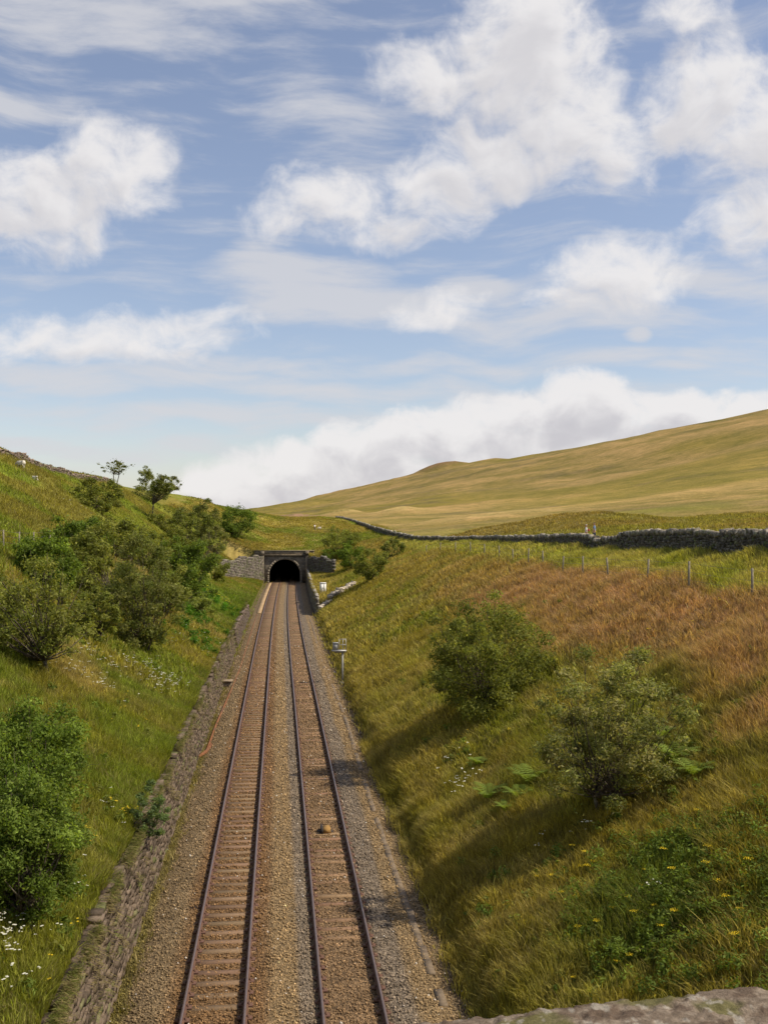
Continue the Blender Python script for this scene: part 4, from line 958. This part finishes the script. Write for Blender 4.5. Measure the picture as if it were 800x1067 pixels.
# ------------------------------------------------------------------ grass: countless, one object for each stretch
GR = np.random.default_rng(5)
def blades(name, label, s, Y, nb, h, w, tint=None, spread=.18, lean=.85, droop=.25, red_tips=True, cat='grass'):
    n = len(s); s = np.repeat(s, nb); Y = np.repeat(Y, nb); tid = np.repeat(np.arange(n), nb); h = np.repeat(h, nb); N = len(s)
    base = turf(s, Y) if tint is None else np.repeat(tint, nb, 0)
    s = s + GR.normal(0, 1, N) * spread; Y = Y + GR.normal(0, 1, N) * spread
    low = (Y < 151); ed = (s > -4.95) & (s < -4.3) & low; s = np.where(ed, -4.93 - .06 * GR.random(N), s)
    if 'weeds' not in name: s = np.where((s > -4.65) & (s < -4.1) & ~low & (Y < YP), -4.66, s); s = np.where((s < 4.98) & (s > 4.3) & (Y > 149) & (Y < YP), 5.0, s)
    z = HS(s, Y); corr = (s > toel(Y) - .02) & (s < TOER) & (Y < YP); z = np.where(corr, bedz(s) - .02, z)
    tv = GR.lognormal(0, .30, n)[tid]; c = base * (tv * GR.lognormal(0, .16, N))[:, None]
    dry = GR.random(N) < (.08 + .35 * (fbm(s / .9, Y / .9, 88, 2) > .58)); c[dry] = c[dry] * .4 + STRAW * .6 * GR.uniform(.7, 1.1, (dry.sum(), 1))
    hh = h * GR.uniform(.55, 1.3, N); a = GR.uniform(0, 6.283, N); ta = (fbm(s / 1.3, Y / 1.3, 66, 2) * 25) % 6.283
    L = hh * lean * GR.uniform(.2, 1.2, N); dx = np.cos(a) * L * .7 + np.cos(ta) * L * .5 - .08 * hh; dy = np.sin(a) * L * .7 + np.sin(ta) * L * .5
    b = GR.uniform(0, 6.283, N); wx, wy = np.cos(b) * w * .5, np.sin(b) * w * .5
    X = s + cx(Y); O = np.stack([X, Y, z - .03], -1); W = np.stack([wx, wy, 0 * wx], -1)
    mid = O + np.stack([dx * .4, dy * .4, hh * .62], -1); tip = O + np.stack([dx, dy, hh * (1 - droop * GR.random(N))], -1)
    V = np.stack([O - W, O + W, mid + W * .8, mid - W * .8, tip], 1).reshape(-1, 3)
    i = np.arange(N) * 5
    F4 = np.stack([i, i + 1, i + 2, i + 3], -1); F3 = np.stack([i + 3, i + 2, i + 4], -1)
    cv = np.repeat(c[:, None, :], 5, 1); rd = sstep(1.35, 1.65, base[:, 0] / base[:, 1])[:, None] * .45
    cv[:, 4] = cv[:, 4] * (1 - rd) + rd * np.array((.46, .29, .21)); cv[:, 2:4] = cv[:, 2:4] * (1 - rd[:, None] * .4) + rd[:, None] * .4 * np.array((.46, .29, .21))
    return mk(name, V, [F4, F3], M_GRASS, None, np.clip(cv, .008, .8).reshape(-1, 3)), label, cat
def vis(s, Y, m=4): return (s < .47 * Y + m) & (s > -.36 * Y - m - 3)
def grass():
    def zone(s0, s1, y0, y1, n, pw=1.0):
        s = GR.uniform(s0, s1, n * 2); Y = y0 + (y1 - y0) * GR.random(n * 2) ** pw; k = vis(s, Y); return s[k][:n], Y[k][:n]
    def hn(s, Y, h0, h1): return h0 + (h1 - h0) * fbm(s / 1.6, Y / 1.6, 71, 3) ** 1.3
    def go(label, zs, nb, h0, h1, w, sp):
        s = np.concatenate([z[0] for z in zs]); Y = np.concatenate([z[1] for z in zs]); h = hn(s, Y, h0, h1)
        o, l, c = blades('grass', '', s, Y, nb + 1, h, w * 1.1, spread=sp); tag(o, label, 'grass', kind='stuff')
    go('olive and straw coloured long grass on the near right bank', [zone(4.85, 25, 17, 44, 15500, 1.0), zone(4.6, 6.0, 17, 60, 2200)], 14, .22, .85, .020, .17)
    go('red brown and green long grass on the middle of the right bank', [zone(4.9, 26, 44, 85, 15500, 1.1)], 12, .25, .85, .034, .24)
    go('rough grass on the far end of the right bank towards the tunnel', [zone(5.1, 26, 85, 150, 6500), zone(5.5, 26, 150, 236, 4200)], 11, .25, .8, .07, .42)
    go('bright green meadow grass on the near left bank', [zone(-26, -5.05, 19, 60, 20000, 1.1), zone(-5.3, -5.04, 19, 110, 3400)], 13, .2, .72, .021, .18)
    go('green and straw grass on the far left bank', [zone(-46, -5.1, 60, 118, 12500), zone(-70, -5.1, 118, 238, 12500), zone(-7, -4.62, 151, 236, 1100), zone(-19, -4.6, 200, 240, 2600), zone(-26, -5, 204, 250, 3200), zone(-5.4, -5.04, 100, 150, 700)], 11, .25, .75, .06, .4)
    go('short green grass on the slope over the tunnel', [zone(-24, 27, 237, 335, 6500)], 9, .2, .55, .11, .7)
    go('moorland grass in the field beyond the drystone wall', [zone(27.5, 90, 60, 200, 7500, 1.2)], 9, .2, .6, .10, .6)
    n = 1700; Y = GR.uniform(150, 236, n); s = np.where(GR.random(n) < .6, GR.uniform(-4.9, -4.6, n), GR.uniform(4.96, 5.4, n))
    t = GR.random(2600); off = GR.uniform(-.2, 1.6, 2600); (ax, ay), (bx, by) = WL; dn = np.array((-(by - ay), bx - ax)) / math.hypot(bx - ax, by - ay)
    if wingside(ax + dn[0], ay + dn[1], WL) < 0: dn = -dn
    s = np.concatenate([s, ax + (bx - ax) * t + dn[0] * off]); Y = np.concatenate([Y, ay + (by - ay) * t + dn[1] * off])
    o, _, _ = blades('fringe_grass', '', s, Y, 11, np.full(len(s), .5), .07, spread=.16); tag(o, 'grass fringe along the edges of the walls by the tunnel', 'grass', kind='stuff')
    n = 420; s = GR.uniform(-4.4, -3.9, n); Y = 20 + 130 * GR.random(n) ** 1.3; k = fbm(s, Y / 4, 3, 2) > .42
    o, _, _ = blades('trackside_weeds', '', s[k], Y[k], 14, np.full(k.sum(), .22), .03, tint=mixc(np.tile(OLIVE * 1.1, (k.sum(), 1)), STRAW, GR.random(k.sum())), spread=.14)
    tag(o, 'straggling yellow weeds at the foot of the left retaining wall', 'weeds', kind='stuff')
grass()
def wall_growth():
    # dead grass, moss and weeds hanging on the retaining wall
    n = 420; Y = 20 + 118 * GR.random(n) ** 1.2; f = GR.random(n) ** .6; k = fbm(Y / 2.2, f * 2, 19, 3) + .14 * f > .50; Y = Y[k]; f = f[k]; n = len(Y)
    m_ = 2600; Ye = 20 + 130 * GR.random(m_) ** 1.3; Ye = Ye[fbm(Ye / 1.7, Ye * 0, 12, 3) > .44]; m_ = len(Ye); Y = np.concatenate([Y, Ye]); f = np.concatenate([f, np.full(m_, 1.05)]); n = len(Y)
    top = Hraw(np.full(n, -4.92), Y); z = top * f; s = np.where(f > 1, -4.62 - .22 * GR.random(n), -4.24 - .16 * z * 1.05)
    nb = 12; s = np.repeat(s, nb); z = np.repeat(z, nb); YY = np.repeat(Y, nb); N = n * nb; tt = np.repeat(GR.random(n), nb)
    O = np.stack([s + cx(YY), YY + GR.normal(0, .14, N), z + GR.normal(0, .08, N)], -1); L = GR.uniform(.12, .50, N)
    tip = O + np.stack([L * GR.uniform(.1, .5, N), GR.normal(0, .15, N), -L * GR.uniform(.1, .9, N) + (tt > .7) * L * .9], -1); mid = (O + tip) / 2 + np.stack([L * .25, 0 * L, L * .12], -1)
    w = np.stack([0 * L, .006 + 0 * L + .00015 * YY, 0 * L], -1); V = np.stack([O - w, O + w, mid + w, mid - w, tip], 1).reshape(-1, 3); i = np.arange(N) * 5
    c = mixc(np.tile(STRAW * .9, (N, 1)), GREEN * 1.3, (tt > .55) * .8) * GR.lognormal(0, .25, (N, 1))
    o = mk('wall_growth', V, [np.stack([i, i + 1, i + 2, i + 3], -1), np.stack([i + 3, i + 2, i + 4], -1)], M_GRASS, None, np.repeat(c, 5, 0))
    tag(o, 'dry grass and weeds hanging down the left retaining wall', 'weeds', kind='stuff')
wall_growth()

def undergrowth(name, label, patches, size, cols, seed, dens=70, hmax=.7):
    rr = np.random.default_rng(seed); cent = []; rad = []
    for (u, v, r, k) in patches:
        p = hit(u, v)
        for _ in range(k):
            x, y = p.x + rr.normal(0, r), p.y + rr.normal(0, r * 1.5); s_ = x - float(cx(y))
            if -4.9 < s_ < 5.2: continue
            q = rr.uniform(.12, .34) * (hmax / .7); cent.append((x, y, float(H(x, y)) + rr.uniform(.08, hmax) * .7)); rad.append((q, q, q * rr.uniform(.8, 1.5)))
    V, F, col = leaf_cloud(np.array(cent), np.array(rad), int(len(cent) * dens), size, cols, rr, up=.8)
    tag(mk(name, V, [F], M_LEAF, None, col), label, 'undergrowth', kind='stuff')
undergrowth('undergrowth', 'dark green nettles and leafy weeds at the bottom right', [(740, 880, 1.2, 60), (790, 910, 1.2, 60), (700, 930, 1.0, 45), (640, 945, .9, 40), (600, 960, .6, 26), (760, 960, 1.1, 50), (720, 985, .9, 30), (660, 895, .6, 16), (690, 1010, .7, 14), (780, 1000, .8, 26)], .050, LC['green'] + LC['bright'], 31, 75)
undergrowth('undergrowth', 'lush bright green leafy patch above the far left retaining wall', [(215, 650, 2.0, 60), (228, 632, 2.5, 60), (205, 665, 1.5, 40), (216, 680, .8, 20), (196, 640, 2, 40)], .11, [(.07, .17, .012), (.09, .20, .018), (.06, .14, .012)], 32, 60, .9)
_r = np.random.default_rng(77); _pts = [(u, v, .8, 3) for u, v in zip(_r.uniform(0, 800, 170), _r.uniform(600, 1030, 170)) if not (u > 560 and v < 700) and hit(u, v) is not None and not (-5 < hit(u, v).x < 5.6)]
undergrowth('undergrowth', 'scattered low leafy weeds on both banks', _pts + [(238, 568, 1.2, 16), (247, 565, 1.2, 16), (256, 563, 1.0, 14), (243, 572, .8, 12), (660, 850, 1, 8), (560, 960, 1, 8), (620, 1010, .8, 8), (540, 900, .8, 5), (760, 800, 1, 8), (100, 832, .5, 8), (30, 600, 3, 40), (60, 590, 3, 30), (540, 640, 1.5, 10), (430, 700, 1.2, 12), (470, 790, .7, 10), (420, 720, 1.0, 8), (520, 760, .7, 8), (590, 780, .7, 6), (410, 660, 2, 14), (450, 640, 2, 12), (380, 640, 2, 12), (370, 590, 3, 30), (345, 575, 2.5, 24), (700, 830, .8, 12), (20, 580, 2, 20), (160, 700, .6, 6), (110, 690, .7, 6), (70, 1000, .7, 5), (95, 930, .5, 5)], .075, LC['bright'] + LC['olive'], 33, 48, .5)

# ------------------------------------------------------------------ ferns
def fern_mesh(rr, L=.95):
    V = []; F = []; cols = []
    nf = 11
    for k in range(nf):
        a = 6.283 * k / nf + rr.uniform(-.2, .2); l = L * rr.uniform(.75, 1.1); n = 13; e = rr.uniform(.9, 1.15)
        ps = [np.array((math.cos(a) * l * t * .85, math.sin(a) * l * t * .85, l * (e * 1.25 * t - .75 * t * t))) for t in np.linspace(0, 1, n)]
        side = np.array((-math.sin(a), math.cos(a), 0)); g = np.array((.20, .27, .045)) * rr.uniform(.8, 1.25)
        for i in range(1, n - 1):
            wl = .26 * l * math.sin(math.pi * min(1, .18 + .82 * i / n)) ** .8; t = ps[i + 1] - ps[i]; t = t / np.linalg.norm(t)
            for sg in (-1, 1):
                b = len(V); p = ps[i]; tip = p + side * sg * wl + t * wl * .35 - (0, 0, wl * .15)
                V += [p - t * .028, p + t * .028, tip + t * .006, tip - t * .006]; F.append((b, b + 1, b + 2, b + 3)); cols += [g] * 4
    return np.array(V), [F], np.array(cols)
def ferns():
    rr = np.random.default_rng(3)
    spots = [(552, 822, 1.0, 'tall pale green fern between the two bank trees, to the right of the low one'), (508, 838, .85, 'low bright fern lowest on the slope between the two bank trees'), (528, 852, .6, 'small fern below the other ferns under the grey green willow'),
             (704, 800, 1.1, 'large dark green fern just right of the grey green willow'), (722, 815, .8, 'smaller fern at the far right of the willow'), (498, 802, .6, 'little fern nearest the shadow of the spreading hawthorn'), (688, 776, .7, 'fern half hidden behind the right edge of the willow'),
             (540, 838, .75, 'spreading fern directly below the tall pale one')]
    for u, v, L, lab in spots:
        p = hit(u, v); Vv, F, c = fern_mesh(rr, L); o = mk('fern', Vv, F, M_LEAF, None, c); o.location = p + Vector((0, 0, .18)); tag(o, lab, 'fern', 'ferns on the right bank')
ferns()

# ------------------------------------------------------------------ flowers
def flowers():
    rr = np.random.default_rng(8)
    my = mat_new('ragwort_yellow', (.80, .58, .02), nscale=5, namt=.1, bump=0); 
    spots = [(598, 884), (612, 908), (560, 912), (575, 916), (628, 940), (650, 948), (655, 942), (603, 972), (622, 968), (590, 975), (712, 905), (735, 908), (700, 912), (760, 870), (668, 925), (640, 952), (690, 970), (728, 852), (770, 955), (596, 1020), (640, 1005), (782, 930), (605, 905), (700, 880), (548, 958), (722, 940), (608, 890), (618, 902), (648, 930), (660, 958), (682, 948), (702, 958), (745, 925), (755, 945), (715, 975), (670, 905), (690, 890), (780, 905), (765, 985), (635, 985), (600, 940), (585, 935), (740, 890), (725, 870), (655, 1000), (700, 1005)]
    proto = None
    for i, (u, v) in enumerate(spots):
        p = hit(u + rr.normal(0, 1), v + 12)
        if proto is None:
            st = MB(); hd = MB(); g = (.07, .11, .02)
            for k in range(5):
                a = 6.283 * k / 5; top = np.array((math.cos(a) * .14, math.sin(a) * .14, .62 + .05 * (k % 3)))
                st.tube([(0, 0, -.05), (0, 0, .35), top], [.012, .009, .006], 4, col=g)
                if k == 0:
                    hv = [(0, 0, .66)]; hf = []
                    for q in range(17):
                        rq, aq = .15 * math.sqrt((q + .5) / 17), q * 2.4; c = np.array((math.cos(aq) * rq, math.sin(aq) * rq, .68 - rq * .3 + rr.normal(0, .012))); b = len(hv)
                        hv += [tuple(c + (0, 0, .012))] + [tuple(c + np.array((math.cos(t), math.sin(t), 0)) * .020) for t in np.arange(6) / 6 * 6.283]
                        hf += [(b, b + 1 + j, b + 1 + (j + 1) % 6) for j in range(6)] + [(0, b + 1, b + 2)]
                    hd.add(hv, [hf])
            for k in range(26):
                z = rr.uniform(.05, .5); a = rr.uniform(0, 6.28); l = rr.uniform(.08, .16); d = np.array((math.cos(a), math.sin(a), .25)); sd_ = np.array((-math.sin(a), math.cos(a), 0)) * l * .25; o_ = np.array((0, 0, z))
                st.add([o_, o_ + d * l * .5 + sd_, o_ + d * l, o_ + d * l * .5 - sd_], [[(0, 1, 2, 3)]], g)
            s_ = st.build('stem', M_LEAF, None, col=True); h_ = hd.build('flower_head', my, s_); h_.name = 'flower_head'; s_.name = 'ragwort_plant'; proto = (s_, h_); r = s_
        else:
            r = proto[0].copy(); C.objects.link(r); f = proto[1].copy(); C.objects.link(f); f.parent = r
        r.location = p; r.rotation_euler = (0, 0, rr.uniform(0, 6.28)); k = rr.uniform(.42, .82); r.scale = (k, k, k)
        tag(r, 'yellow flowering ragwort standing in long grass on the lower right bank', 'wildflower', 'yellow ragwort on the right bank')
    # white umbels and daisies too many to count
    V = []; F = []; 
    patches = [(70, 700, .9, 30), (110, 698, .9, 34), (150, 706, 1.0, 52), (175, 712, .9, 40), (95, 715, .8, 20), (165, 722, .6, 22), (20, 668, 1.2, 22), (50, 655, 1.2, 16), (190, 672, 1.2, 14), (8, 992, .25, 34), (30, 970, .4, 8), (80, 935, .3, 7), (70, 900, .3, 4), (10, 1030, .4, 8),
               (120, 850, .6, 6), (480, 826, .35, 22), (474, 800, .3, 8), (600, 880, .3, 6), (684, 945, .2, 4), (215, 668, 1.5, 16), (560, 890, .3, 4), (75, 528, 1.5, 8)]
    for (u, v, r, n) in patches:
        p = hit(u, v); D = p.y
        for _ in range(n):
            x, y = p.x + rr.normal(0, r), p.y + rr.normal(0, r * 1.4)
            if -4.9 < x - float(cx(y)) < 5: continue
            z = float(H(x, y)) + rr.uniform(.35, .7); w = rr.uniform(.012, .038) * (1 + D / 110)
            for q in range(3):
                c = np.array((x, y, z)) + rr.normal(0, 1, 3) * (w, w, w * .3); t = np.arange(6) / 6 * 6.283; b = len(V)
                V += [c + (0, 0, w * .3)] + [c + np.array((math.cos(k), math.sin(k), 0)) * w * .8 for k in t]; F += [(b, b + 1 + j, b + 1 + (j + 1) % 6) for j in range(6)]
    o = mk('white_flowers', np.array(V), [F], M_PETAL, None, np.tile((.72, .72, .62), (len(V), 1))); tag(o, 'drifts of small white meadow flowers', 'wildflowers', kind='stuff')
    V = []; F = []
    for (u, v, r, n) in [(224, 622, 1.5, 26), (214, 616, 1.5, 16), (60, 590, 3, 8), (20, 600, 2, 6), (130, 862, .3, 8), (120, 745, 1, 6), (100, 890, .6, 4), (40, 1035, .3, 3), (470, 780, .8, 4), (520, 770, .6, 3), (690, 660, 1, 4), (450, 770, .6, 3), (88, 1062, .12, 6)]:
        p = hit(u, v)
        for _ in range(n):
            x, y = p.x + rr.normal(0, r), p.y + rr.normal(0, r * 1.4)
            if -4.9 < x - float(cx(y)) < 5: continue
            z = float(H(x, y)) + rr.uniform(.35, .75); w = rr.uniform(.02, .04) * (1 + p.y / 90)
            for q in range(3):
                c = np.array((x, y, z)) + rr.normal(0, 1, 3) * w; b = len(V)
                V += [c + (0, 0, w * .3)] + [c + np.array((math.cos(k), math.sin(k), 0)) * w * .8 for k in np.arange(6) / 6 * 6.283]; F += [(b, b + 1 + j, b + 1 + (j + 1) % 6) for j in range(6)]
    o = mk('yellow_flowers', np.array(V), [F], M_PETAL, None, np.tile((.75, .55, .03), (len(V), 1))); tag(o, 'scattered yellow flowers on the left bank', 'wildflowers', kind='stuff')
flowers()

# ------------------------------------------------------------------ walkers and sheep
def skin(name, verts, edges, radii, root_i, mat, parent=None, sub=2):
    me = bpy.data.meshes.new(name); me.from_pydata(verts, edges, []); o = bpy.data.objects.new(name, me); C.objects.link(o)
    md = o.modifiers.new('skin', 'SKIN'); o.modifiers.new('sub', 'SUBSURF').levels = sub; o.modifiers['sub'].render_levels = sub
    if not me.skin_vertices: 
        me.skin_vertices.new() if hasattr(me.skin_vertices, 'new') else None
    for i, r in enumerate(radii):
        sv = me.skin_vertices[0].data[i]; sv.radius = (r, r) if not isinstance(r, tuple) else r; sv.use_root = (i == root_i)
    me.materials.append(mat); o.parent = parent
    return o
def plain(name, c, r=.8): return mat_new(name, c, r, nscale=6, namt=.12, bump=.1)
def person(loc, rz, top, legs, hair, label, bag=None, stride=.22):
    root = empty('person', loc, rz); tag(root, label, 'person', 'walkers on the hill')
    skinm = plain('skin', (.45, .27, .19), .6)
    v = [(0, 0, .95), (0, 0, 1.12), (0, 0, 1.33), (0, 0, 1.46), (0, .01, 1.53), (0, .02, 1.62), (0, .02, 1.72),   # 0-6 pelvis..head
         (-.17, 0, 1.42), (-.23, .02, 1.16), (-.22, .14, .95), (-.21, .19, .86),
         (.17, 0, 1.42), (.23, -.02, 1.16), (.22, .06, .93), (.21, .11, .84),
         (-.10, 0, .90), (-.11, stride * .5 + .04, .50), (-.11, stride * .6, .09), (-.11, stride * .6 + .14, .04),
         (.10, 0, .90), (.11, -stride * .3, .50), (.11, -stride * .9, .10), (.11, -stride * .9 + .14, .04)]
    e = [(0, 1), (1, 2), (2, 3), (3, 4), (4, 5), (5, 6), (2, 7), (7, 8), (8, 9), (9, 10), (2, 11), (11, 12), (12, 13), (13, 14), (0, 15), (15, 16), (16, 17), (17, 18), (0, 19), (19, 20), (20, 21), (21, 22)]
    r = [(.155, .11), (.14, .10), (.17, .11), .075, .055, .092, .085, .065, .048, .038, .03, .065, .048, .038, .03, .09, .062, .045, .035, .09, .062, .045, .035]
    skin('body', v, e, r, 0, skinm, root)
    skin('shirt', [(0, 0, .93), (0, 0, 1.12), (0, 0, 1.34), (0, 0, 1.44), (-.175, 0, 1.425), (-.225, .01, 1.2), (.175, 0, 1.425), (.225, -.01, 1.2)],
         [(0, 1), (1, 2), (2, 3), (2, 4), (4, 5), (2, 6), (6, 7)], [(.175, .13), (.16, .12), (.19, .13), .08, .08, .065, .08, .065], 0, top, root)
    skin('trousers', [(0, 0, .98), (0, 0, .90), (-.10, 0, .86), (-.11, stride * .5 + .04, .50), (-.11, stride * .6, .13), (.10, 0, .86), (.11, -stride * .3, .50), (.11, -stride * .9, .14)],
         [(0, 1), (1, 2), (2, 3), (3, 4), (1, 5), (5, 6), (6, 7)], [(.165, .125), (.165, .13), .10, .075, .06, .10, .075, .06], 0, legs, root)
    m = skin('hair', [(0, -.015, 1.66), (0, 0, 1.76)], [(0, 1)], [.10, .082], 0, hair, root)
    f = MB(); 
    for sx in (-.035, .035): f.box((sx, .108, 1.665), (.02, .02, .012), col=(.03, .02, .02))
    f.box((0, .122, 1.635), (.022, .04, .04), col=(.42, .25, .18), taper=.5); f.box((0, .105, 1.595), (.05, .02, .012), col=(.35, .12, .1))
    f.build('face', M_SLEEP, root, col=True)
    if bag is not None: skin('rucksack', [(0, -.2, 1.12), (0, -.21, 1.36)], [(0, 1)], [(.14, .1), (.13, .09)], 0, bag, root)
    return root
def folk():
    white, blue, navy, brown, khaki, grey = plain('white_cotton', (.75, .74, .74)), plain('blue_cloth', (.22, .33, .55)), plain('navy_cloth', (.04, .05, .09)), plain('brown_hair', (.06, .04, .025)), plain('khaki_cloth', (.22, .18, .11)), plain('grey_hair', (.6, .58, .55))
    def spot(u, Y, dz=0):
        d = ray(u, 550); x = d[0] / d[1] * Y; return (x, Y, float(H(x, Y)) + dz)
    person(spot(610.5, 93), R(75), white, khaki, grey, 'walker in white with pale hair behind the dip in the drystone wall', plain('red_cloth', (.4, .08, .07)))
    person(spot(619, 94), R(70), blue, navy, brown, 'dark haired walker in a blue top behind the dip in the drystone wall')
    p = hit(328, 553); person(p, R(30), white, navy, brown, 'lone walker in a white shirt on the green slope above the tunnel')
    wool = mat_new('wool', (.62, .57, .48), nscale=16, namt=.2, bump=.9, bdist=.05); face = plain('sheep_face', (.12, .10, .09))
    def sheep(p, rz, label, lying=False, k=1.0):
        root = empty('sheep', p, rz); tag(root, label, 'sheep', 'sheep grazing on the hills'); root.scale = (k, k, k); z = .58 if not lying else .32
        v = [(-.42, 0, z + .02), (-.12, 0, z + .03), (.22, 0, z + .02), (.42, 0, z + .10), (.60, 0, z - (.12 if not lying else -.18)), (.72, 0, z - (.26 if not lying else -.10))]
        e = [(0, 1), (1, 2), (2, 3), (3, 4), (4, 5)]; r = [.20, .255, .235, .15, .10, .06]
        for (x, y) in ((-.34, .12), (-.34, -.12), (.24, .12), (.24, -.12)):
            b = len(v); ii = 0 if x < 0 else 2
            if lying: v += [(x, y * 1.6, .16), (x + .22, y * 1.9, .06)]; e += [(ii, b), (b, b + 1)]; r += [.06, .035]
            else: v += [(x, y, .36), (x + (-.04 if x < 0 else .0), y, .2), (x, y, .03)]; e += [(ii, b), (b, b + 1), (b + 1, b + 2)]; r += [.065, .036, .03]
        v.append((-.60, 0, z - .06)); e.append((0, len(v) - 1)); r.append(.04)
        skin('body', v, e, r, 1, wool, root)
        m = MB()
        for sg in (-1, 1): m.box((.56, sg * .11, z - (.06 if not lying else -.24)), (.05, .12, .03), taper=.6)
        m.build('ear', face, root)
    p = hit(22, 488); sheep(p, R(160), 'white sheep, the upper of two near the crest of the left hill', False, 1.25)
    p = hit(37, 501); sheep(p, R(-60), 'pale sheep, the lower of two near the crest of the left hill', True, 1.1)
    p = hit(333, 552); sheep(p, R(200), 'small pale sheep beside the lone walker above the tunnel', False, .9)
folk()
